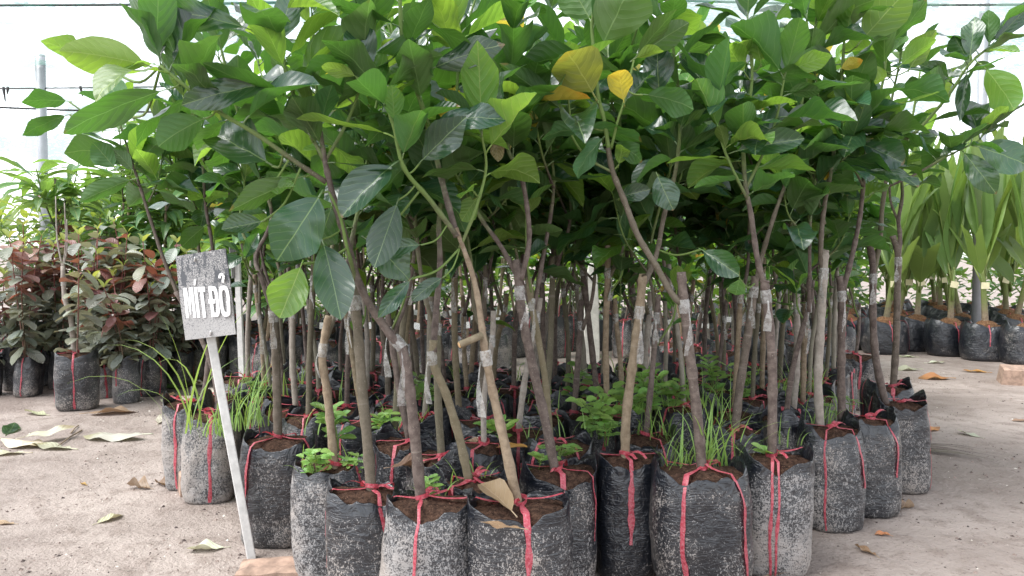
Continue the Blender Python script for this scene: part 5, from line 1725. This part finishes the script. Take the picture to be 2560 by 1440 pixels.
fallen(2555, 1052, 0.09, 1.5, 'dry', "dark brown leaf scrap on the open ground")
rl = random.Random(8)
for k in range(22):
    fallen(rl.uniform(395, 600), rl.uniform(935, 1010), rl.uniform(0.12, 0.22), rl.uniform(0, 6.28), rl.choice(('dry', 'dry_pale', 'dry', 'jack')), "withered leaf in the litter heap between the mango bags and the sign", kind=rl.choice(('crisp', 'fallen')), z=rl.uniform(0, 0.02), group="leaf litter by the mango bags")
# dry leaves on the soil of bags
ha = hero_roots['a'][0].location
zsoil = HB['a'].h - HB['a'].fr
fallen(1248, 1272, 0.155, 0.55, 'dry', "large tan dry leaf lying on the soil of the cut-stub sapling's bag", kind='fallen', z=zsoil + 0.012, group="dry leaves lying in the bags", idx=2, tiltx=0.25)
fallen(1262, 1322, 0.10, 1.25, 'dry', "smaller tan dry leaf on the same bag's soil, by its front rim", kind='fallen', z=zsoil + 0.008, group="dry leaves lying in the bags", idx=4)
fallen(1292, 1122, 0.11, 1.5, 'dry_orange', "orange leaf lying on a bag behind the cut-stub sapling", z=0.33, group="dry leaves lying in the bags")
fallen(1015, 1168, 0.12, -1.2, 'dry', "brown dry leaf on a bag behind the swollen graft", z=0.325, group="dry leaves lying in the bags")
fallen(1195, 1112, 0.09, 1.0, 'dry', "tan dry leaf scrap on a bag among the inner rows", z=0.33, group="dry leaves lying in the bags")
# dry palm leaflet bundle
p = gnd(2385, 1140)
root = thing("dry_palm_leaf", "bundle of dry grey-brown palm leaflets on the bare ground", "palm leaf", (p.x, p.y, 0.004), 0)
for k in range(7):
    r = random.Random(k)
    a = -0.62 + k * 0.05
    L = r.uniform(0.20, 0.34)
    c0 = Vector((-0.13 + r.uniform(-.02, .02), 0.10 + 0.012 * k - 0.03, 0.004 + 0.002 * k))
    d = Vector((cos(a), sin(a), 0))
    sd = Vector((-d.y, d.x, 0))
    v = []
    for i in range(7):
        t = i / 6
        q = c0 + d * L * t + Vector((0, 0, 0.012 * sin(pi * t)))
        ww = 0.008 * (1 - t) + 0.001
        v += [q - sd * ww, q + Vector((0, 0, 0.004 * (1 - t))), q + sd * ww]
    f = []
    for i in range(6):
        f += [(3 * i, 3 * i + 1, 3 * i + 4, 3 * i + 3), (3 * i + 1, 3 * i + 2, 3 * i + 5, 3 * i + 4)]
    ob("leaflet", mk("leaflet", v, f, M['bark'], [(0.5, 0.0)] * len(v)), root)
# two bare leaf stalks on the left
for k, (a, b, lab) in enumerate((((145, 1118), (205, 1078), "thin bare leaf stalk beside the bleached leaf pile"), ((178, 1085), (196, 1066), "short bare leaf stalk near the bleached leaf pile"))):
    A, B = gnd(*a), gnd(*b)
    v, f, u = tube([A + Vector((0, 0, 0.006)), A.lerp(B, 0.5) + Vector((0, 0, 0.012)), B + Vector((0, 0, 0.006))], [0.004, 0.0035, 0.004], 6)
    tag(ob("leaf_stalk", mk("leaf_stalk", v, f, M['bark_tan'], u)), lab, "twig")

# soil crumbs and chips strewn over the ground
def crumb_mat():
    m = NT("soil crumbs")
    geo = m.n("ShaderNodeNewGeometry")
    rnd = geo.outputs["Random Per Island"]
    c = m.mix(m.ramp(rnd, 0.0, 0.85), (0.045, 0.032, 0.03), (0.24, 0.185, 0.16))
    c = m.mix(m.math('GREATER_THAN', rnd, 0.93), c, (0.60, 0.56, 0.50))
    m.set(m.bsdf.inputs["Base Color"], c)
    m.bsdf.inputs["Roughness"].default_value = 0.95
    return m.m
M['crumb'] = crumb_mat()
rcx = random.Random(2)
v, f = [], []
def crumb(x, y, s):
    z = gz(x, y)
    n = len(v)
    a = rcx.uniform(0, 6.28)
    el = rcx.uniform(0.4, 1.0)
    for q in range(4):
        b = a + q * pi / 2 + rcx.uniform(-.3, .3)
        k = s * (1.0 if q % 2 else el)
        v.append((x + cos(b) * k, y + sin(b) * k, z - s * 0.2))
    v.append((x + rcx.uniform(-.2, .2) * s, y + rcx.uniform(-.2, .2) * s, z + s * rcx.uniform(0.25, 0.7)))
    for q in range(4):
        f.append((n + q, n + (q + 1) % 4, n + 4))
for k in range(24000):
    if k % 2:
        x, y = rcx.uniform(-2.6, -0.5), rcx.uniform(1.7, 5.0)
    else:
        x, y = rcx.uniform(0.6, 3.6), rcx.uniform(1.7, 6.2)
    dens = noise.noise((x * 1.6, y * 1.6, 11.0)) + 0.5 * noise.noise((x * 5, y * 5, 3.0))
    if dens < 0.05 and rcx.random() < 0.85:
        continue
    crumb(x, y, min(0.013, 0.0018 + 0.0026 * rcx.expovariate(1.0)))
o = ob("soil_crumbs", mk("soil_crumbs", v, f, M['crumb'], smooth=False))
o["kind"] = "stuff"

# ------------------------------------------------------------------ grass and weeds
gr = random.Random(6)
GB = MB()
def blade(mb, p, a, h, wd, bend, r):
    n = 7
    d = Vector((cos(a), sin(a), 0))
    sd = Vector((-sin(a), cos(a), 0))
    v, u = [], []
    q = p.copy()
    hd = r.uniform(1.25, 1.52)
    for i in range(n + 1):
        t = i / n
        ww = wd * (1 - t ** 2) * (0.7 + 0.3 * min(1, t * 5)) + 0.0003
        v += [q - sd * ww + Vector((0, 0, ww * 0.3)), q.copy(), q + sd * ww + Vector((0, 0, ww * 0.3))]
        u += [(0.0, t), (0.5, t), (1.0, t)]
        ang = hd - bend * t ** 1.3
        q = q + (d * cos(ang) + Vector((0, 0, sin(ang)))) * h / n
    f = []
    for i in range(n):
        f += [(3 * i, 3 * i + 1, 3 * i + 4, 3 * i + 3), (3 * i + 1, 3 * i + 2, 3 * i + 5, 3 * i + 4)]
    mb.add(v, f, u)
SOIL = 0.305
tufts = [(1700, 1185, 16, .20), (1740, 1190, 14, .22), (1790, 1180, 18, .26), (1830, 1170, 10, .16), (1680, 1190, 10, .14), (1770, 1150, 10, .3), (1640, 1100, 8, .18), (1800, 1050, 14, .22), (1760, 1040, 12, .24),
         (1720, 1010, 12, .22), (1960, 1000, 14, .22), (1990, 1010, 12, .2), (2020, 990, 12, .22), (1930, 1000, 8, .18), (600, 1075, 14, .2), (640, 1060, 16, .22), (560, 1085, 12, .14), (520, 1090, 10, .12), (690, 1020, 12, .22), (740, 1010, 10, .2),
         (660, 1010, 12, .24), (580, 1000, 10, .22), (790, 1190, 8, .1), (860, 1180, 8, .1), (1190, 1215, 9, .13), (1090, 1250, 5, .12), (1010, 1090, 6, .16), (970, 1080, 6, .18), (1370, 1050, 8, .14), (1340, 1000, 8, .14), (1500, 1090, 7, .16),
         (1300, 960, 8, .16), (1440, 960, 8, .16), (1600, 1060, 10, .2), (1660, 1040, 10, .22), (860, 1000, 7, .18), (1150, 960, 7, .15), (1880, 960, 8, .2), (1560, 960, 8, .18), (2160, 1020, 4, .08)]
rt = random.Random(44)
for k in range(45):
    tufts.append((rt.uniform(640, 2100), rt.uniform(930, 1120), rt.randrange(3, 8), rt.uniform(0.08, 0.2)))
for px, py, n, h in tufts:
    c = gnd(px, py, SOIL)
    for k in range(n):
        p = c + Vector((gr.uniform(-.045, .045), gr.uniform(-.045, .045), -0.005))
        blade(GB, p, gr.uniform(0, 6.28), h * gr.uniform(0.5, 1.15), gr.uniform(0.0013, 0.0032), gr.uniform(0.4, 1.9), gr)
o = ob("grass", GB.mesh("grass", M['grass']))
o["kind"] = "stuff"
o["label"] = "thin green grass sprouting from the soil of the bags"

def tall_clump(px, py, z, lab, n, h, seed, lean=0.0):
    r = random.Random(seed)
    c = gnd(px, py, z)
    root = thing("grass_clump", lab, "grass", c, 0, "tall grass clumps by the sign")
    for k in range(n):
        mbk = MB()
        blade(mbk, Vector((r.uniform(-.03, .03), r.uniform(-.03, .03), -0.01)), r.uniform(0, 6.28) if r.random() > lean else r.uniform(2.6, 3.8), h * r.uniform(0.6, 1.1), r.uniform(0.004, 0.0065), r.uniform(0.4, 2.3), r)
        ob("blade", mbk.mesh("blade", M['grass']), root)
tall_clump(492, 1065, 0.31, "tall broad-bladed grass clump growing out of the corner bags", 5, 0.52, 3, 0.4)
tall_clump(455, 1080, 0.31, "drooping yellow-green grass clump hanging over the corner bag's rim", 4, 0.46, 5, 0.7)
tall_clump(640, 1045, 0.31, "upright feathery grass clump just behind the white sign post", 5, 0.26, 12, 0.0)

def weed(px, py, lab, kind, n, h, leafL, seed, z=SOIL, spread=0.5, group="small green weeds growing in the bags"):
    r = random.Random(seed)
    c = gnd(px, py, z)
    root = thing("weed", lab, "weed", c, 0, group)
    for k in range(n):
        a = r.uniform(0, 6.28)
        hh = h * r.uniform(0.6, 1.1)
        o = Vector((cos(a), sin(a), 0))
        e = o * hh * spread * r.uniform(0.4, 1.0) + Vector((0, 0, hh))
        pth = spline([Vector((r.uniform(-.01, .01), r.uniform(-.01, .01), -0.01)), e * 0.5 + Vector((0, 0, 0.15 * hh)), e], 4)
        v, f, u = tube(pth, [0.0019] * len(pth), 5, [1.0] * len(pth))
        ob("stem", mk("stem", v, f, M['bark'], u), root)
        N = len(pth) - 1
        if kind == 'pinnate':
            for q in range(3):
                t = 0.5 + 0.25 * q
                b0 = pth[int(t * N)]
                a2 = a + q * 2.2
                dr = Vector((cos(a2), sin(a2), r.uniform(0.1, 0.5))).normalized()
                sd = Vector((-sin(a2), cos(a2), 0))
                RL = leafL * 3.2
                for m_ in range(8):
                    tt = 0.15 + 0.85 * m_ / 7
                    pos = b0 + dr * RL * tt - Vector((0, 0, 0.25 * RL * tt * tt))
                    for sg in (-1, 1):
                        ob("leaflet", leaf_mesh('oval', (m_ + q) % 5, 'weed'), root, frame(pos, sd * sg + dr * 0.35, Vector((0, 0, 1)), leafL * (0.75 + 0.4 * sin(pi * tt)), 1.0), tint(r))
                v, f, u = tube([b0 + dr * RL * t_ - Vector((0, 0, 0.25 * RL * t_ * t_)) for t_ in (0, 0.25, 0.5, 0.75, 1)], [0.0012] * 5, 4, [1.0] * 5)
                ob("stem", mk("stem", v, f, M['bark'], u), root)
        else:
            for q in range(5):
                t = 0.35 + 0.65 * q / 4
                b0 = pth[int(t * N)]
                for sg in (0, pi):
                    a2 = q * 1.57 + sg + r.uniform(-.3, .3)
                    el = r.uniform(-0.1, 0.6)
                    d = Vector((cos(a2) * cos(el), sin(a2) * cos(el), sin(el)))
                    add_leaf(root, kind, 'weed', b0, d, Vector((r.uniform(-.2, .2), -0.35, 1)), leafL * r.uniform(0.7, 1.15), r)
weed(1392, 1190, "weed with two feathery pinnate leaves in the forked sapling's bag", 'pinnate', 2, 0.085, 0.021, 1)
weed(1345, 1195, "small five-leaved weed beside the pinnate weed", 'oval', 1, 0.06, 0.045, 2)
weed(1440, 1010, "upright heart-leaved weed among the inner bags", 'heart', 2, 0.13, 0.05, 3, spread=0.3)
weed(1500, 1090, "dense heart-leaved weed patch beside the jet-black bag's stem", 'heart', 6, 0.12, 0.042, 4, spread=0.8)
weed(1560, 1060, "leafy green weed patch behind the jet-black bag's stem", 'heart', 6, 0.14, 0.045, 5, spread=0.8)
weed(1620, 1050, "tall mixed weed patch between the jet-black bag and the widest bag", 'oval', 7, 0.18, 0.05, 6, spread=0.6)
weed(1680, 1040, "broad weed patch behind the grassy widest bag", 'oval', 7, 0.17, 0.055, 7, spread=0.6)
weed(1510, 1110, "fern-like pinnate weed hanging over the jet-black bag", 'pinnate', 3, 0.06, 0.02, 8, spread=0.8)
weed(1790, 1000, "leafy weed by the stem leaning right", 'oval', 5, 0.18, 0.05, 9)
weed(790, 1200, "weed with small round leaves at the mud-splashed bag's rim", 'heart', 3, 0.08, 0.03, 10)
weed(850, 1120, "three-leaved weed behind the beheaded stem", 'oval', 3, 0.12, 0.06, 11)
weed(880, 1190, "little weed seedling beside the ribbon-tied stem", 'oval', 2, 0.05, 0.035, 12)
weed(1065, 1250, "small weed at the foot of the swollen-graft sapling", 'oval', 2, 0.055, 0.035, 13)
weed(1240, 1120, "broad-leaved weed behind the cut-stub sapling", 'oval', 3, 0.09, 0.055, 14)
weed(1060, 1010, "heart-leaved weed between inner stems with peeled film", 'heart', 3, 0.1, 0.045, 15)
weed(960, 1110, "soft weed behind the ribbon-tied stem", 'oval', 3, 0.1, 0.045, 16)
weed(1930, 1165, "single weed with folded leaves in the bag with hanging ribbon ends", 'oval', 1, 0.05, 0.05, 17)
weed(2060, 1055, "fine pinnate weed at the pale straight stem", 'pinnate', 2, 0.10, 0.014, 18)
weed(2130, 1035, "fine pinnate weed trailing over the neighbour of the pale stem", 'pinnate', 2, 0.06, 0.013, 19)
weed(1850, 1010, "bushy weed behind the leaning stem", 'oval', 5, 0.16, 0.045, 20)
weed(1340, 940, "fern weed in the inner rows by the kerb", 'pinnate', 3, 0.14, 0.02, 21)
weed(640, 1015, "feathery weed behind the sign's post", 'pinnate', 3, 0.15, 0.018, 22)
weed(400, 925, "low round-leaved guava sucker creeping from the guava bags", 'heart', 3, 0.12, 0.07, 23, z=0.0)
